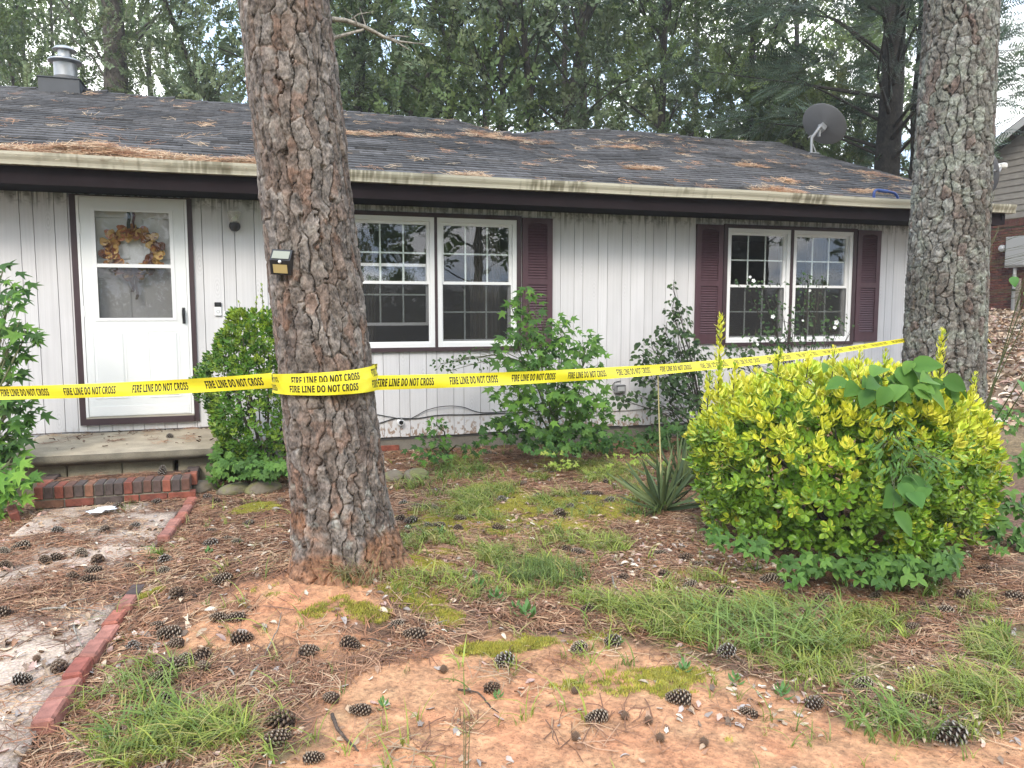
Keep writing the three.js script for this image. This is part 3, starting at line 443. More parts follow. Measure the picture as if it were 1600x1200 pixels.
{
  const t = thing('brick_step', 'red and charcoal brick step below the porch slab', 'step', [-1.09, 0, 1.62]), r = rng(12), pal = [0, 3, 0, 5, 4, 6, 4, 4, 4, 1, 3, 5, 3, 2, 4, 5, 0];
  for (let k = 0; k < 16; k++) { const b = put('brick', block(.057 + r() * .003, .092, .19, .005, .05, r), M.bricks[pal[k]], t); b.position.set(-.5 + k * .0665, .128 + rr(-.002, .003, r), -.075 + rr(-.004, .004, r)); b.rotation.z = rr(-.025, .025, r); b.rotation.y = rr(-.03, .03, r); }
  const low = [6, 1, 4, 0, 1, 0]; let x = -.53; for (let k = 0; k < 6; k++) { const w = k === 3 ? .1 : .19, b = put('brick', block(w, .058, .09, .005, .05, r), M.bricks[low[k]], t); b.position.set(x + w / 2, .042, -.028 + rr(-.004, .004, r)); b.rotation.y = rr(-.02, .02, r); x += w + .009; }
  put('mortar', new Geo().box(-.525, .525, -.05, .165, -.16, .002).box(-.525, .525, .066, .08, .0, .009).build(), M.mortar, t);
  for (const sx of [-.51, .52]) for (let k = 0; k < 3; k++) { const b = put('brick', block(.092, .092, .1, .005, .05, r), M.bricks[(k + 2) % 7], t); b.position.set(sx, .125, -.23 - k * .11); }
  put('straw_bed', boxG(-.47, .47, -.05, .155, -.42, -.15), std([.13, .07, .045], { map: TX.soil }), t);
}
{
  const r = rng(22), t = thing('brick_edging', 'row of red bricks along the right side of the concrete walkway', 'edging', [-.56, 0, 1.75]);
  const lay = (p0, p1, n, dark) => { for (let k = 0; k < n; k++) { const a = p0.clone().lerp(p1, (k + .5) / n), L = p0.distanceTo(p1) / n, b = put('brick', block(.075, .075, L - .011, .009, .17, r), M.edging[dark === k ? 3 : [0, 1, 2, 4][Math.floor(r() * 4)]], t); b.position.set(a.x + .56 + rr(-.007, .007, r), a.y - .014 + rr(-.009, .007, r), a.z - 1.75); b.rotation.y = Math.atan2(p1.x - p0.x, p1.z - p0.z) + rr(-.04, .04, r); b.rotation.z = rr(-.06, .06, r); b.rotation.x = rr(-.03, .03, r); } };
  const q = (x, y) => { const p = onGround(x, y); p.y = -.01 - .045 * sst(p.z, 3.2, 6.5) + .03; return p; };
  lay(q(302, 786), q(256, 850), 5, -1); lay(q(220, 920), q(60, 1156), 8, 0);
  const u = thing('loose_brick', 'single red brick tilted beside the left end of the brick step', 'brick', [-1.7, .03, 1.83]); const b = put('brick', block(.06, .09, .19, .006, .08, r), M.bricks[1], u); b.rotation.set(.1, .35, .2);
  const u2 = thing('loose_brick', 'red brick lying against the house foundation right of the pine trunk', 'brick', onGround(608, 704)); const b2 = put('brick', block(.2, .06, .09, .006, .08, r), M.bricks[0], u2); b2.position.y = .03; const c2 = put('paving_block', block(.26, .03, .16, .006, .08, r), M.block, u2); c2.position.set(.03, .085, -.1);
}
// low border of rounded stones
{
  const r = rng(41);
  const stone = (px, py, sx, sy, sz, label, gp) => { const g = new THREE.IcosahedronGeometry(1, 4), P = g.attributes.position, c = new Float32Array(P.count * 3), s0 = r() * 90; for (let k = 0; k < P.count; k++) { const v = V(0, 0, 0).fromBufferAttribute(P, k), q = 1 + .5 * (fbm(v.x * 1.6 + s0 + 9, v.y * 1.6 + v.z * 1.3 + 9, 151, 4) - .5); v.multiplyScalar(q); v.x = Math.sign(v.x) * Math.pow(Math.abs(v.x), .8); P.setXYZ(k, v.x * sx, v.y * sy, v.z * sz); const m = sst(fbm(v.x * 3 + s0, v.z * 3 + v.y * 2, 152, 3), .42, .62) * .8, s = .8 + .4 * (fbm(v.x * 6 + s0, v.y * 6 + v.z * 5, 153, 3) - .5); const a = [.2 * s, .165 * s, .12 * s], b = [.17, .17, .06]; c.set([0, 1, 2].map((e) => lerp(a[e], b[e], m)), k * 3); } g.setAttribute('color', new THREE.BufferAttribute(c, 3)); g.computeVertexNormals();
    const p = onGround(px, py); const o = put('border_stone', g, M.vcol, scene); o.position.copy(p); o.position.y += sy * .35; o.rotation.y = r(); tag(o, label, 'stone', gp); };
  [[318, 768, .13, .07, .09, 'flat mossy stone next to the right end of the brick step'], [366, 772, .15, .065, .09, 'mossy border stone just left of the pine trunk, left of two'], [412, 770, .15, .07, .09, 'mossy border stone touching the left edge of the pine trunk'], [612, 752, .12, .07, .09, 'mossy border stone just right of the pine trunk'], [650, 750, .12, .075, .1, 'rounded border stone with grass in front, second right of the trunk']].forEach((a) => stone(...a));
}
// ---------- fittings on the house ----------
{
  const t = thing('wall_lamp', 'small wall lamp with a flared clear glass cup right of the storm door', 'lamp', [-.215, 2.26, .012]);
  put('back_plate', new THREE.CylinderGeometry(.05, .055, .02, 20).rotateX(Math.PI / 2), M.dark, t);
  put('socket', new Geo().lathe([[0, -.055], [.03, -.05], [.048, -.02], [.05, .005], [.04, .03], [.02, .035]], 20, [0, 0, .07]).build(), M.dark, t);
  put('arm', new Geo().tube([V(0, -.01, .005), V(0, -.03, .03), V(0, -.02, .07)], .012, 8).build(), M.dark, t);
  put('glass_shade', new Geo().lathe([[.042, .02], [.047, .06], [.052, .1], [.064, .13], [.066, .13], [.056, .1], [.05, .06], [.045, .02]], 24, [0, 0, .07]).build(), phy([.95, .95, .92], { transmission: .85, thickness: 0, roughness: .25, side: DS }), t);
  put('bulb', new THREE.SphereGeometry(.024, 16, 12).translate(0, .06, .07), std([.85, .84, .78], { roughness: .3 }), t);
}
{
  const t = thing('doorbell', 'white and black video doorbell on the boards right of the storm door', 'doorbell', [-.39, 1.471, .012]);
  put('body', block(.062, .13, .022, .006), M.white, t).position.set(0, 0, .011); put('camera_cover', block(.062, .046, .024, .005), M.black, t).position.set(0, .042, .0125); put('lens', new THREE.CylinderGeometry(.011, .011, .006, 16).rotateX(Math.PI / 2).translate(0, .045, .026), M.dark, t); put('button', new THREE.TorusGeometry(.0135, .0025, 8, 24).translate(0, -.022, .023), std([.5, .51, .53], { roughness: .3 }), t);
  const s = thing('bell_plate', 'tiny white plate just right of the video doorbell', 'plate', [-.335, 1.425, .012]); put('plate', block(.02, .045, .012, .003), M.white, s); put('push_button', block(.009, .012, .01, .002), std([.7, .7, .68]), s).position.z = .006;
}
{
  const t = thing('outlet_box', 'grey outdoor outlet box low on the white boards between the shrubs', 'outlet box', [3.825, .575, .012]);
  put('box', block(.135, .1, .05, .012), std([.2, .205, .21], { roughness: .5 }), t).position.z = .025; put('cover', block(.085, .06, .02, .006), std([.42, .43, .44], { roughness: .4 }), t).position.set(.008, .004, .05); put('hinge', boxG(-.05, .06, .034, .042, .05, .062), M.dark, t);
  put('wire', new Geo().tube([V(-.06, -.02, .03), V(-.085, -.0, .03), V(-.085, .05, .02), V(-.05, .08, .012), V(.02, .09, .008)], .004, 6).build(), M.black, t);
  const p = thing('pipe_stub', 'short white pipe end sticking out low on the boards right of the pine', 'pipe', [1.347, .302, .012]); const m = put('pipe', new Geo().lathe([[.0, .01], [.022, .01], [.022, .045], [.03, .045], [.03, 0]], 18).build(), M.white, p); m.rotation.x = Math.PI / 2; put('collar', new THREE.TorusGeometry(.034, .009, 8, 18).translate(0, 0, .004), M.white, p); put('bore', new THREE.CylinderGeometry(.021, .021, .004, 16).rotateX(Math.PI / 2).translate(0, 0, .043), M.black, p);
  const w = (pts, rad, m, label) => { const o = put('cable', new Geo().tube(new THREE.CatmullRomCurve3(pts.map((q) => V(...q))).getPoints(90), rad, 6).build(), m, scene); tag(o, label, 'cable'); };
  w([[.7, .29, .02], [1.1, .3, .022], [1.3, .345, .02], [1.5, .335, .02], [1.75, .36, .022], [2.1, .352, .02], [2.5, .352, .02], [3.0, .36, .02], [3.6, .38, .02]], .0055, M.black, 'black cable running low along the white boards behind the maple sapling');
  w([[.8, .5, .02], [1.05, .41, .021], [1.25, .362, .025], [1.42, .33, .022], [1.62, .42, .03], [1.8, .455, .04], [2.0, .44, .03], [2.2, .372, .02], [2.6, .38, .021], [3.1, .395, .02]], .004, M.black, 'thin black cable with a loose loop above the lower cable on the boards');
  w([[3.3, .33, .02], [3.9, .325, .022], [4.3, .335, .02], [4.7, .33, .02]], .004, M.twigPale, 'pale thin wire along the boards under the outlet box');
  const dk = put('cable', new Geo().tube(new THREE.CatmullRomCurve3([V(-2.4, .33, .03), V(-1.7, .342, .03), V(-1.4, .336, .028), V(-.9, .338, .03), V(-.36, .337, .025)]).getPoints(50), .005, 5).build(), M.black, scene); tag(dk, 'black cable along the back edge of the porch slab', 'cable');
}
// satellite dishes
function dish(name, label, pos, R, face, arm) {
  const t = thing(name, label, 'satellite dish', pos), dc = std([.17, .168, .17], { roughness: .5, map: TX.wear });
  const f = face.clone().normalize(), q = new THREE.Quaternion().setFromUnitVectors(UPV, f), C = V(...arm);
  const pr = [], back = []; for (let k = 0; k <= 10; k++) { const s = k / 10; pr.push([R * s, .16 * R * s * s]); } for (let k = 10; k >= 0; k--) { const s = k / 10; back.push([Math.max(R * s * 1.0, 0), .16 * R * s * s - .012]); }
  const m = put('reflector', new Geo().lathe([...pr, [R * 1.015, .16 * R - .005], ...back], 40).build(), dc, t); m.position.copy(C); m.quaternion.copy(q); m.scale.set(1, 1, .88);
  const g = std([.3, .3, .3], { roughness: .5, metalness: .3 });
  put('mast', new Geo().tube([V(0, 0, 0), V(0, C.y * .55, 0), C.clone().addScaledVector(f, -.14).setY(C.y - .02)], .024, 12).build(), g, t);
  put('foot', new Geo().add(block(.16, .02, .2, .004)).tube([V(-.05, .0, .06), V(0, .2, 0)], .01, 6).tube([V(.05, 0, .06), V(0, .2, 0)], .01, 6).build(), g, t);
  const b = C.clone().addScaledVector(f, -.07); put('bracket', new Geo().add(block(.11, .13, .1, .012), new THREE.Matrix4().compose(b, q, V(1, 1, 1))).add(block(.03, .2, .05, .006), new THREE.Matrix4().makeTranslation(b.x - .05, b.y - .05, b.z)).build(), g, t);
  const dn = V(0, 1, 0).applyQuaternion(q).y, lowp = C.clone().add(V(0, 0, R * .86).applyQuaternion(q)); const lo = [C.clone().add(V(0, 0, R * .86).applyQuaternion(q)), C.clone().add(V(0, 0, -R * .86).applyQuaternion(q))].sort((a, b2) => a.y - b2.y)[0];
  const head = C.clone().addScaledVector(f, R * 1.15).add(V(0, -.1 * R, 0)); put('feed_arm', new Geo().tube([lo.clone().addScaledVector(f, -.02), lo.clone().lerp(head, .6).add(V(0, -.05, 0)), head], .014, 8).build(), g, t);
  put('feed_horn', new Geo().add(block(.1, .08, .13, .02), new THREE.Matrix4().makeTranslation(head.x, head.y, head.z)).tube([head, head.clone().addScaledVector(f, -.12)], .035, 12).build(), std([.62, .6, .55], { roughness: .5 }), t);
  return t;
}
dish('satellite_dish', 'grey satellite dish on the roof ridge right, seen from behind', [8.62, roofY(8.62, -2.95), -2.95], .37, V(.89, .77, -.54), [.23, .47, -.02]);
{ const t = dish('satellite_dish', 'grey satellite dish half hidden behind the right pine trunk', [9.28, 2.62, -.5], .34, V(.93, .3, .1), [.16, .73, 0]); put('wall_arm', new Geo().tube([V(-.68, -.1, 0), V(-.2, -.08, 0), V(0, .02, 0)], .024, 10).build(), M.galv, t); }
// blue handle lying over the gutter
{ const t = thing('blue_handle', 'bright blue bent handle resting on the gutter near the right pine', 'handle', [6.86, 2.735, .63]); put('loop', new Geo().tube(new THREE.CatmullRomCurve3([V(-.17, -.02, 0), V(-.165, .06, -.005), V(-.13, .085, -.01), V(.05, .075, -.01), V(.12, .06, -.005), V(.16, .02, .0), V(.17, -.02, 0)]).getPoints(40), .016, 8).build(), std([.02, .05, .2], { roughness: .35 }), t); put('grip', new Geo().tube([V(-.1, .083, -.01), V(.02, .078, -.01)], .02, 10).build(), std([.03, .07, .24], { roughness: .6 }), t); }
// wreath between the doors
{
  const t = thing('wreath', 'autumn wreath of brown and gold paper petals hanging behind the storm door glass', 'wreath', [-1.115, 2.0, -.052]), r = rng(71);
  put('ring', new THREE.TorusGeometry(.185, .045, 10, 40).scale(1, 1, .5), std([.16, .1, .05]), t);
  const pal = [[.38, .19, .05], [.2, .065, .03], [.46, .28, .09], [.13, .045, .026], [.33, .12, .045], [.5, .33, .12], [.26, .11, .035]].map((c) => std(c, { side: DS, roughness: .7 }));
  const gs = [0, 1, 2].map((k) => { const g = new Geo(), c = g.v(0, 0, .0, null), rim = []; for (let q = 0; q < 10; q++) { const A = q / 10 * 2 * Math.PI, R = .042 * (1 + .14 * Math.sin(q * 2.1 + k * 2)); rim.push(g.v(Math.cos(A) * R, Math.sin(A) * R * .85, .012 + .007 * Math.sin(A * 2 + k), null)); } for (let q = 0; q < 10; q++) g.tri(c, rim[q], rim[(q + 1) % 10]); return g.build(); });
  for (let k = 0; k < 150; k++) { const A = k * 2.39996, rad = .185 + .062 * Math.sin(k * 1.7) * Math.sqrt(r()), m = put('petal', gs[k % 3], pal[Math.floor(r() * 7)], t); m.position.set(Math.cos(A) * rad * 1.08, Math.sin(A) * rad, .014 + .02 * r()); m.rotation.set(rr(-.7, .7, r), rr(-.7, .7, r), r() * 6); const s = rr(.7, 1.15, r); m.scale.set(s, s, s); }
  const rib = (x0, x1, y0, y1, z, c) => { const g = new Geo(), rows = []; for (let k = 0; k <= 8; k++) { const y = lerp(y0, y1, k / 8), s = .006 * Math.sin(k * 1.3); rows.push([g.v(x0 + s, y, z + .003 * Math.sin(k * 2), null), g.v(x1 + s, y, z - .003 * Math.sin(k * 2), null)]); } for (let k = 0; k < 8; k++) g.quad(rows[k][0], rows[k][1], rows[k + 1][1], rows[k + 1][0]); return put('ribbon', g.build(), std(c, { side: DS }), t); };
  rib(-.038, -.008, .36, .1, .03, [.012, .018, .016]); rib(.004, .028, .36, .14, .028, [.09, .025, .03]); rib(-.03, .0, -.2, -.37, .03, [.1, .06, .05]); rib(.006, .03, -.2, -.44, .03, [.13, .09, .06]);
}

// ---------- the two near pines ----------
function bark(s, y, o) { // height and plate of the bark at s metres round the trunk and y up it
  const nc = Math.round(o.per / o.cw), cw = o.per / nc, wx = o.warp * (fbm(s * 9, y * 5, o.k + 1, 3, o.per * 9, 0) - .5), wy = o.warp * 2.2 * (fbm(s * 6, y * 6, o.k + 2, 3, o.per * 6, 0) - .5);
  const jg = .016 * (fbm(s * 42, y * 26, o.k + 9, 2, o.per * 42, 0) - .5) * 2, x = (s + wx + jg) / cw, yy = (y + wy) / o.ch, ci = Math.floor(x), F = [9, 9], id = [0, 0], X = [0, 0], Y = [0, 0];
  for (let a = -1; a <= 1; a++) { const c = ci + a, cwp = ((c % nc) + nc) % nc, off = hsh(cwp, 7, o.k); const rj = Math.floor(yy - off); for (let b = -1; b <= 1; b++) { const r = rj + b, px = c + .5 + .75 * (hsh(cwp, r, o.k + 3) - .5), py = r + off + .5 + .8 * (hsh(cwp, r, o.k + 4) - .5), d = Math.hypot((x - px) * o.ax, yy - py); if (d < F[0]) { F[1] = F[0]; X[1] = X[0]; Y[1] = Y[0]; F[0] = d; X[0] = px; Y[0] = py; id[0] = cwp * 977 + r; } else if (d < F[1]) { F[1] = d; X[1] = px; Y[1] = py; } } }
  const e = F[1] - F[0], dx = Math.abs(X[1] - X[0]), dy = Math.abs(Y[1] - Y[0]), vert = dx / (dx + dy + .01), wn = fbm(s * 13, y * 7, o.k + 8, 2, o.per * 13, 0), crack = lerp(1, sst(e, .01, o.cr * (.35 + 1.5 * wn)), clamp(lerp(.3, 1.1, sst(vert, .3, .7)) * (.6 + .8 * wn), 0, 1.15)), id0 = id[0], lv = hsh(id0, 1, o.k);
  const fl = fbm(s * 26, y * 16, o.k + 5, 4, o.per * 26, 0), st = (Math.floor(fl * 7 + 1.2 * hsh(id0, 4, o.k)) + sst((fl * 7 + 1.2 * hsh(id0, 4, o.k)) % 1, .0, .3)) / 7, fine = fbm(s * 70, y * 48, o.k + 6, 3, o.per * 70, 0);
  return { h: crack * (.82 + .18 * lv) * o.deep + crack * (st - .5) * o.step + (fine - .5) * .004, id: id0, crack, fl, fine };
}
function trunk(parent, cx, rad, ys, dense, coarse, face, bk, colf, mat) {
  const th = []; const half = 1.75; for (let k = 0; k < dense; k++) th.push(face - half + 2 * half * k / dense); for (let k = 0; k < coarse; k++) th.push(face + half + (2 * Math.PI - 2 * half) * k / coarse);
  const n = th.length, P = new Float32Array(n * ys.length * 3), C = new Float32Array(P.length), U = new Float32Array(n * ys.length * 2), I = [];
  ys.forEach((y, j) => { const [x, z] = cx(y); th.forEach((A, i) => { const ss = ((A - face + Math.PI) / (2 * Math.PI)) * bk.per, b = bark(ss, y, bk), R = rad(y, A) + b.h - bk.deep * .55, o = j * n + i; P.set([x + Math.cos(A) * R, y, z + Math.sin(A) * R], o * 3); C.set(colf(ss, y, b, A), o * 3); U.set([ss, y], o * 2); }); });
  for (let j = 0; j < ys.length - 1; j++) for (let i = 0; i < n; i++) { const a = j * n + i, b = j * n + (i + 1) % n; I.push(a, a + n, b, b, a + n, b + n); }
  const g = new THREE.BufferGeometry(); g.setAttribute('position', new THREE.BufferAttribute(P, 3)); g.setAttribute('color', new THREE.BufferAttribute(C, 3)); g.setAttribute('uv', new THREE.BufferAttribute(U, 2)); g.setIndex(I); g.computeVertexNormals();
  return put('trunk', g, mat, parent);
}
const barkM = std([1.35, 1.35, 1.35], { vertexColors: true, map: rep(TX.bark, 3), roughness: .95, bumpMap: rep(TX.bark, 3), bumpScale: .006 });
const rowsY = (a) => { const o = []; for (const [s, e, d] of a) for (let y = s; y < e - 1e-6; y += d) o.push(y); o.push(a.at(-1)[1]); return o; };
const c1 = (y) => [.4 - .083 * y + .012 * Math.exp(-y * 3), 3.945 - .0255 * y];
const pine1 = thing('pine_tree', 'big leaning pine with flaky reddish bark wrapped in yellow tape, in front', 'tree', [c1(.2)[0], gh(T1.x, T1.z), c1(.2)[1]]);
const tuftG = (() => { const g = new Geo(), r = rng(9); for (let k = 0; k < 26; k++) { const d = V(rr(-1, 1, r), rr(-.2, 1.2, r), rr(-1, 1, r)).normalize(), L = rr(.16, .24, r), s = V(-d.z, 0, d.x).normalize().multiplyScalar(.004), e = d.clone().multiplyScalar(L).add(V(0, -.05, 0)); const a = g.v(-s.x, 0, -s.z, [1, 1, 1]), b = g.v(s.x, 0, s.z, [1, 1, 1]), c = g.v(e.x, e.y, e.z, [1.1, 1.1, 1]); g.tri(a, b, c); } return g.build(); })();
function pineCrown(t, base, y0, y1, R, n, per, seed, col = [.05, .085, .035]) {
  const r = rng(seed), lim = new Geo(), mats = [], o = t.position;
  for (let k = 0; k < n; k++) { const f = k / n, y = lerp(y0, y1, f), A = k * 2.4 + r(), L = R * (1 - .75 * f) * rr(.7, 1.1, r), [x, z] = base(y), d = V(Math.cos(A), rr(.05, .5, r), Math.sin(A)), p0 = V(x, y, z), pts = []; for (let q = 0; q <= 5; q++) { const s = q / 5; pts.push(p0.clone().addScaledVector(d, L * s).add(V(.15 * Math.sin(q * 2 + k), -.25 * s * s * L * .3 + .1 * Math.sin(q + k), .15 * Math.cos(q * 1.7 + k))).sub(o)); } lim.tube(pts, (s) => .045 * (1 - .8 * s), 5);
    for (let q = 0; q < per; q++) { const s = Math.pow(r(), .6), i = Math.min(4, Math.floor(s * 5)), p = pts[i].clone().lerp(pts[i + 1], s * 5 - i); p.add(V(rr(-1, 1, r), rr(-.5, .6, r), rr(-1, 1, r)).multiplyScalar(.55 * (1.1 - .4 * s))); mats.push(mtx(p, V(rr(-1, 1, r), rr(.2, 1.2, r), rr(-1, 1, r)), r() * 6, rr(.9, 1.6, r))); } }
  put('limb', lim.build(), M.woodGrey, t); inst('foliage', tuftG, leafM([1, 1, 1]), mats, mats.map(() => tint(col, .25, r)), t);
}
{
  const o = pine1.position, face = Math.atan2(CZ - 3.93, 0 - .3), per = 2 * Math.PI * .236;
  const rad = (y, A) => { const h = y - gh(T1.x, T1.z), fl = Math.max(0, .44 - h); return lerp(.236, .208, clamp(y / 3.2)) + .012 * Math.max(0, 1 - y / 1) + fl * fl * (.19 + .07 * Math.sin(A * 3 + 1.1) + .06 * Math.sin(A * 5 + .4)) + .1 * Math.max(0, .06 - h) + .006 * Math.sin(A * 3 + y * .8); };
  const col = (s, y, b) => { const q = hsh(b.id, 2, 1), q2 = fbm(s * 8, y * 5, 161, 3), g = .78 + .5 * (b.fl - .5) + .5 * (b.fine - .5); let c = q < .2 ? [.265, .195, .155] : q < .55 ? [.265, .215, .18] : [.32, .275, .24]; const m = (d, k) => { c = c.map((v, e) => lerp(v, d[e], k)); };
    m([.16, .12, .1], sst(q2, .55, .72) * .6); m([.32, .165, .1], (hsh(b.id, 9, 3) > .8 ? .5 : .05) * sst(fbm(s * 14, y * 11, 162, 3), .48, .62)); m([.44, .45, .4], sst(fbm(s * 22, y * 22, 163, 4), .62, .7) * (y < .6 ? .5 : .15));
    const h = y - .17; m([.42, .2, .1], clamp(sst(fbm(s * 7, y * 7, 164, 4) + .28 - h * 1.3, .42, .62)) * .8); return c.map((v) => v * g); };
  const t = trunk(pine1, (y) => { const [x, z] = c1(y); return [x - o.x, z - o.z]; }, rad, rowsY([[-.15, 3.25, .0042], [3.25, 11.5, .12]]), 250, 44, face, { per, cw: .056, ch: .16, ax: 1, warp: .085, cr: .12, deep: .021, step: .02, k: 201 }, col, barkM);
  t.position.y = -o.y;
  pineCrown(pine1, c1, 8.2, 11.3, 2.4, 16, 26, 3);
  // dead branch at the top right of the trunk
  const b = new Geo(), D = (x, y, d) => atDepth(x, y, d).sub(o); b.tube([D(505, 28, 3.9), D(540, 32, 4.0), D(570, 42, 4.05), D(600, 58, 4.1), D(625, 65, 4.12), D(664, 69, 4.15)], [.013, .012, .011, .009, .006, .002], 7).tube([D(600, 58, 4.1), D(622, 56, 4.13), D(642, 58, 4.16)], [.006, .004, .001], 5).tube([D(612, 62, 4.1), D(630, 72, 4.1), D(642, 79, 4.1)], [.006, .004, .001], 5).tube([D(518, 60, 3.95), D(540, 54, 4.0), D(568, 46, 4.04)], [.01, .008, .006], 6).tube([D(515, 50, 3.95), D(524, 56, 3.97), D(530, 60, 3.98)], [.008, .007, .005], 5).tube([D(545, 33, 4.02), D(560, 22, 4.05), D(585, 18, 4.1)], [.005, .003, .001], 4).tube([D(560, 40, 4.02), D(553, 26, 4.0), D(538, 14, 4.0)], [.005, .003, .001], 4).tube([D(572, 42, 4.05), D(568, 30, 4.08), D(562, 12, 4.1)], [.004, .003, .001], 4);
  const br = put('dead_branch', b.build(), M.twigPale, pine1);
}
const c2 = (y) => [6.615 - .004 * (y - 1), 1.776];
{
  const pos = [T2.x, gh(T2.x, T2.z), T2.z], t = thing('pine_tree', 'thick grey pine trunk with scaly lichened bark at the right end of the house', 'tree', pos), face = Math.atan2(CZ - T2.z, -T2.x), per = 2 * Math.PI * .35;
  const rad = (y, A) => lerp(.378, .308, clamp((y - .3) / 4.2)) + .25 * Math.max(0, .5 - (y - .2)) ** 2 * (1 + .4 * Math.sin(A * 4)) + .008 * Math.sin(A * 3 + y);
  const col = (s, y, b) => { const q = hsh(b.id, 2, 1), g = .76 + .55 * (b.fl - .5) + .5 * (b.fine - .5); let c = q < .3 ? [.22, .19, .16] : q < .7 ? [.27, .25, .215] : [.3, .285, .255]; const m = (d, k) => { c = c.map((v, e) => lerp(v, d[e], k)); };
    m([.36, .39, .31], sst(fbm(s * 9, y * 9, 171, 4), .46, .62) * .62 * (hsh(b.id, 4, 2) > .25 ? 1 : .3)); m([.5, .52, .46], sst(fbm(s * 30, y * 30, 172, 3), .62, .72) * .55); m([.24, .15, .12], hsh(b.id, 6, 4) > .9 ? .6 : 0); m([.15, .125, .1], sst(fbm(s * 4, y * 2.5, 173, 3), .56, .72) * .5); return c.map((v) => v * g); };
  const m = trunk(t, (y) => { const [x, z] = c2(y); return [x - pos[0], z - pos[2]]; }, rad, rowsY([[.0, 5.0, .0068], [5.0, 13, .2]]), 310, 40, face, { per, cw: .085, ch: .125, ax: 1, warp: .1, cr: .17, deep: .034, step: .022, k: 301 }, col, barkM);
  m.position.y = -pos[1];
  pineCrown(t, c2, 9, 12.8, 2.8, 16, 26, 5);
}
// ---------- barrier tape ----------
{
  const t = thing('barrier_tape', 'yellow FIRE LINE DO NOT CROSS tape strung between the two pine trunks', 'barrier tape', [.3, 1.1, 3.93]), o = t.position, H = .076;
  const tm = phy([1, 1, 1], { map: TX.tape, roughness: .45, side: DS, transmission: .12, thickness: 0 });
  const band = (name, pts, tw, u0, ruf = 0, w = () => 1) => { const g = new Geo(), N = pts.length, rows = []; let L = u0; for (let k = 0; k < N; k++) { const a = pts[Math.max(0, k - 1)], b = pts[Math.min(N - 1, k + 1)], d = b.clone().sub(a).normalize(), side = d.clone().cross(UPV).normalize(), up = side.clone().cross(d).normalize(), A = tw(k / (N - 1)); if (k) L += pts[k].distanceTo(pts[k - 1]); const dir = up.multiplyScalar(Math.cos(A)).addScaledVector(side, Math.sin(A)), row = []; for (let q = 0; q <= 4; q++) { const s = q / 4 - .5, wr = ruf * (fbm(L * 14, s * 3 + u0, 181, 3) - .5); const p = pts[k].clone().addScaledVector(dir, s * H * w(k / (N - 1))).addScaledVector(side, wr + (ruf > 0 ? .0025 * Math.sin(s * 4 + L * 5) : .007 * Math.sin(s * 4 + L * 5) + .012 * s * (fbm(L * 7, 2 + u0 * 9, 182, 3) - .5) + .003 * (fbm(L * 30, s * 5, 183, 2) - .5))).sub(o); row.push(g.v(p.x, p.y, p.z, null, L / .46, q / 4)); } rows.push(row); } for (let k = 0; k < N - 1; k++) for (let q = 0; q < 4; q++) g.quad(rows[k][q], rows[k + 1][q], rows[k + 1][q + 1], rows[k][q + 1]); put(name, g.build(), tm, t); return L; };
  const C = (y) => { const [x, z] = c1(y); return V(x, y, z); }, f = Math.atan2(CZ - 3.93, -.3), arc = (a0, a1, y0, y1, R, n = 60) => Array.from({ length: n + 1 }, (_, k) => { const s = k / n, A = lerp(a0, a1, s), y = lerp(y0, y1, s), c = C(y); return V(c.x + Math.cos(A) * R, y, c.z + Math.sin(A) * R); });
  // angle decreases from the left side of the trunk to the right as seen from the path
  const yL = atDepth(436, 595, 3.95).y, yR = atDepth(579, 583, 3.95).y, yL2 = atDepth(438, 605, 3.95).y, yR2 = atDepth(579, 601, 3.95).y, hf = 1.42, R1 = .262, R2 = .27;
  const left = arc(f + hf, f + hf, yL, yL, R1, 1)[0], end = atDepth(-190, 614, 4.75), A = []; for (let k = 0; k <= 60; k++) { const s = k / 60, p = end.clone().lerp(left, s); p.y -= .05 * s * (1 - s) * 2; A.push(p); }
  band('strip', A, (s) => .18 + .12 * Math.sin(s * 9) - .15 * s, .0);
  band('upper_wrap', arc(f + hf, f - hf, yL, yR, R1, 80), (s) => -.1 + .12 * Math.sin(s * 5), .02 - .41 * .46, .016, () => .92);
  band('back_wrap', arc(f - hf, f + hf - 2 * Math.PI, yR, yL2, R1 + .004, 50), () => 0, 1.1, .006);
  band('lower_wrap', arc(f + hf, f - hf + .16, yL2, yR2, R2, 80), (s) => .06 * Math.sin(s * 6), .0 - .36 * .46, .012, (s) => .72 + .22 * s);
  const q0 = arc(f - hf + .16, f - hf + .16, yR2, yR2, R2, 1)[0], q1 = V(6.36, atDepth(1408, 531, 8.15).y, 1.54), B = []; for (let k = 0; k <= 120; k++) { const s = k / 120, p = q0.clone().lerp(q1, s); p.y -= .16 * s * (1 - s) * 2 * (1 - .25 * s); B.push(p); }
  band('strip', B, (s) => -.05 - .6 * sst(s, .12, .55) - .22 * sst(s, .5, .95), .03, 0, (s) => 1 - .25 * sst(s, .55, .9));
  const K = []; for (let k = 0; k <= 50; k++) { const f2 = Math.atan2(CZ - T2.z, -T2.x), A2 = lerp(f2 + 1.45, f2 - 1.5 + 2 * Math.PI, k / 50), y = q1.y, [x, z] = c2(y); K.push(V(x + Math.cos(A2) * .39, y - .01 * Math.sin(k), z + Math.sin(A2) * .39)); } band('far_wrap', K, () => .5, 0, .01, () => .7);
}
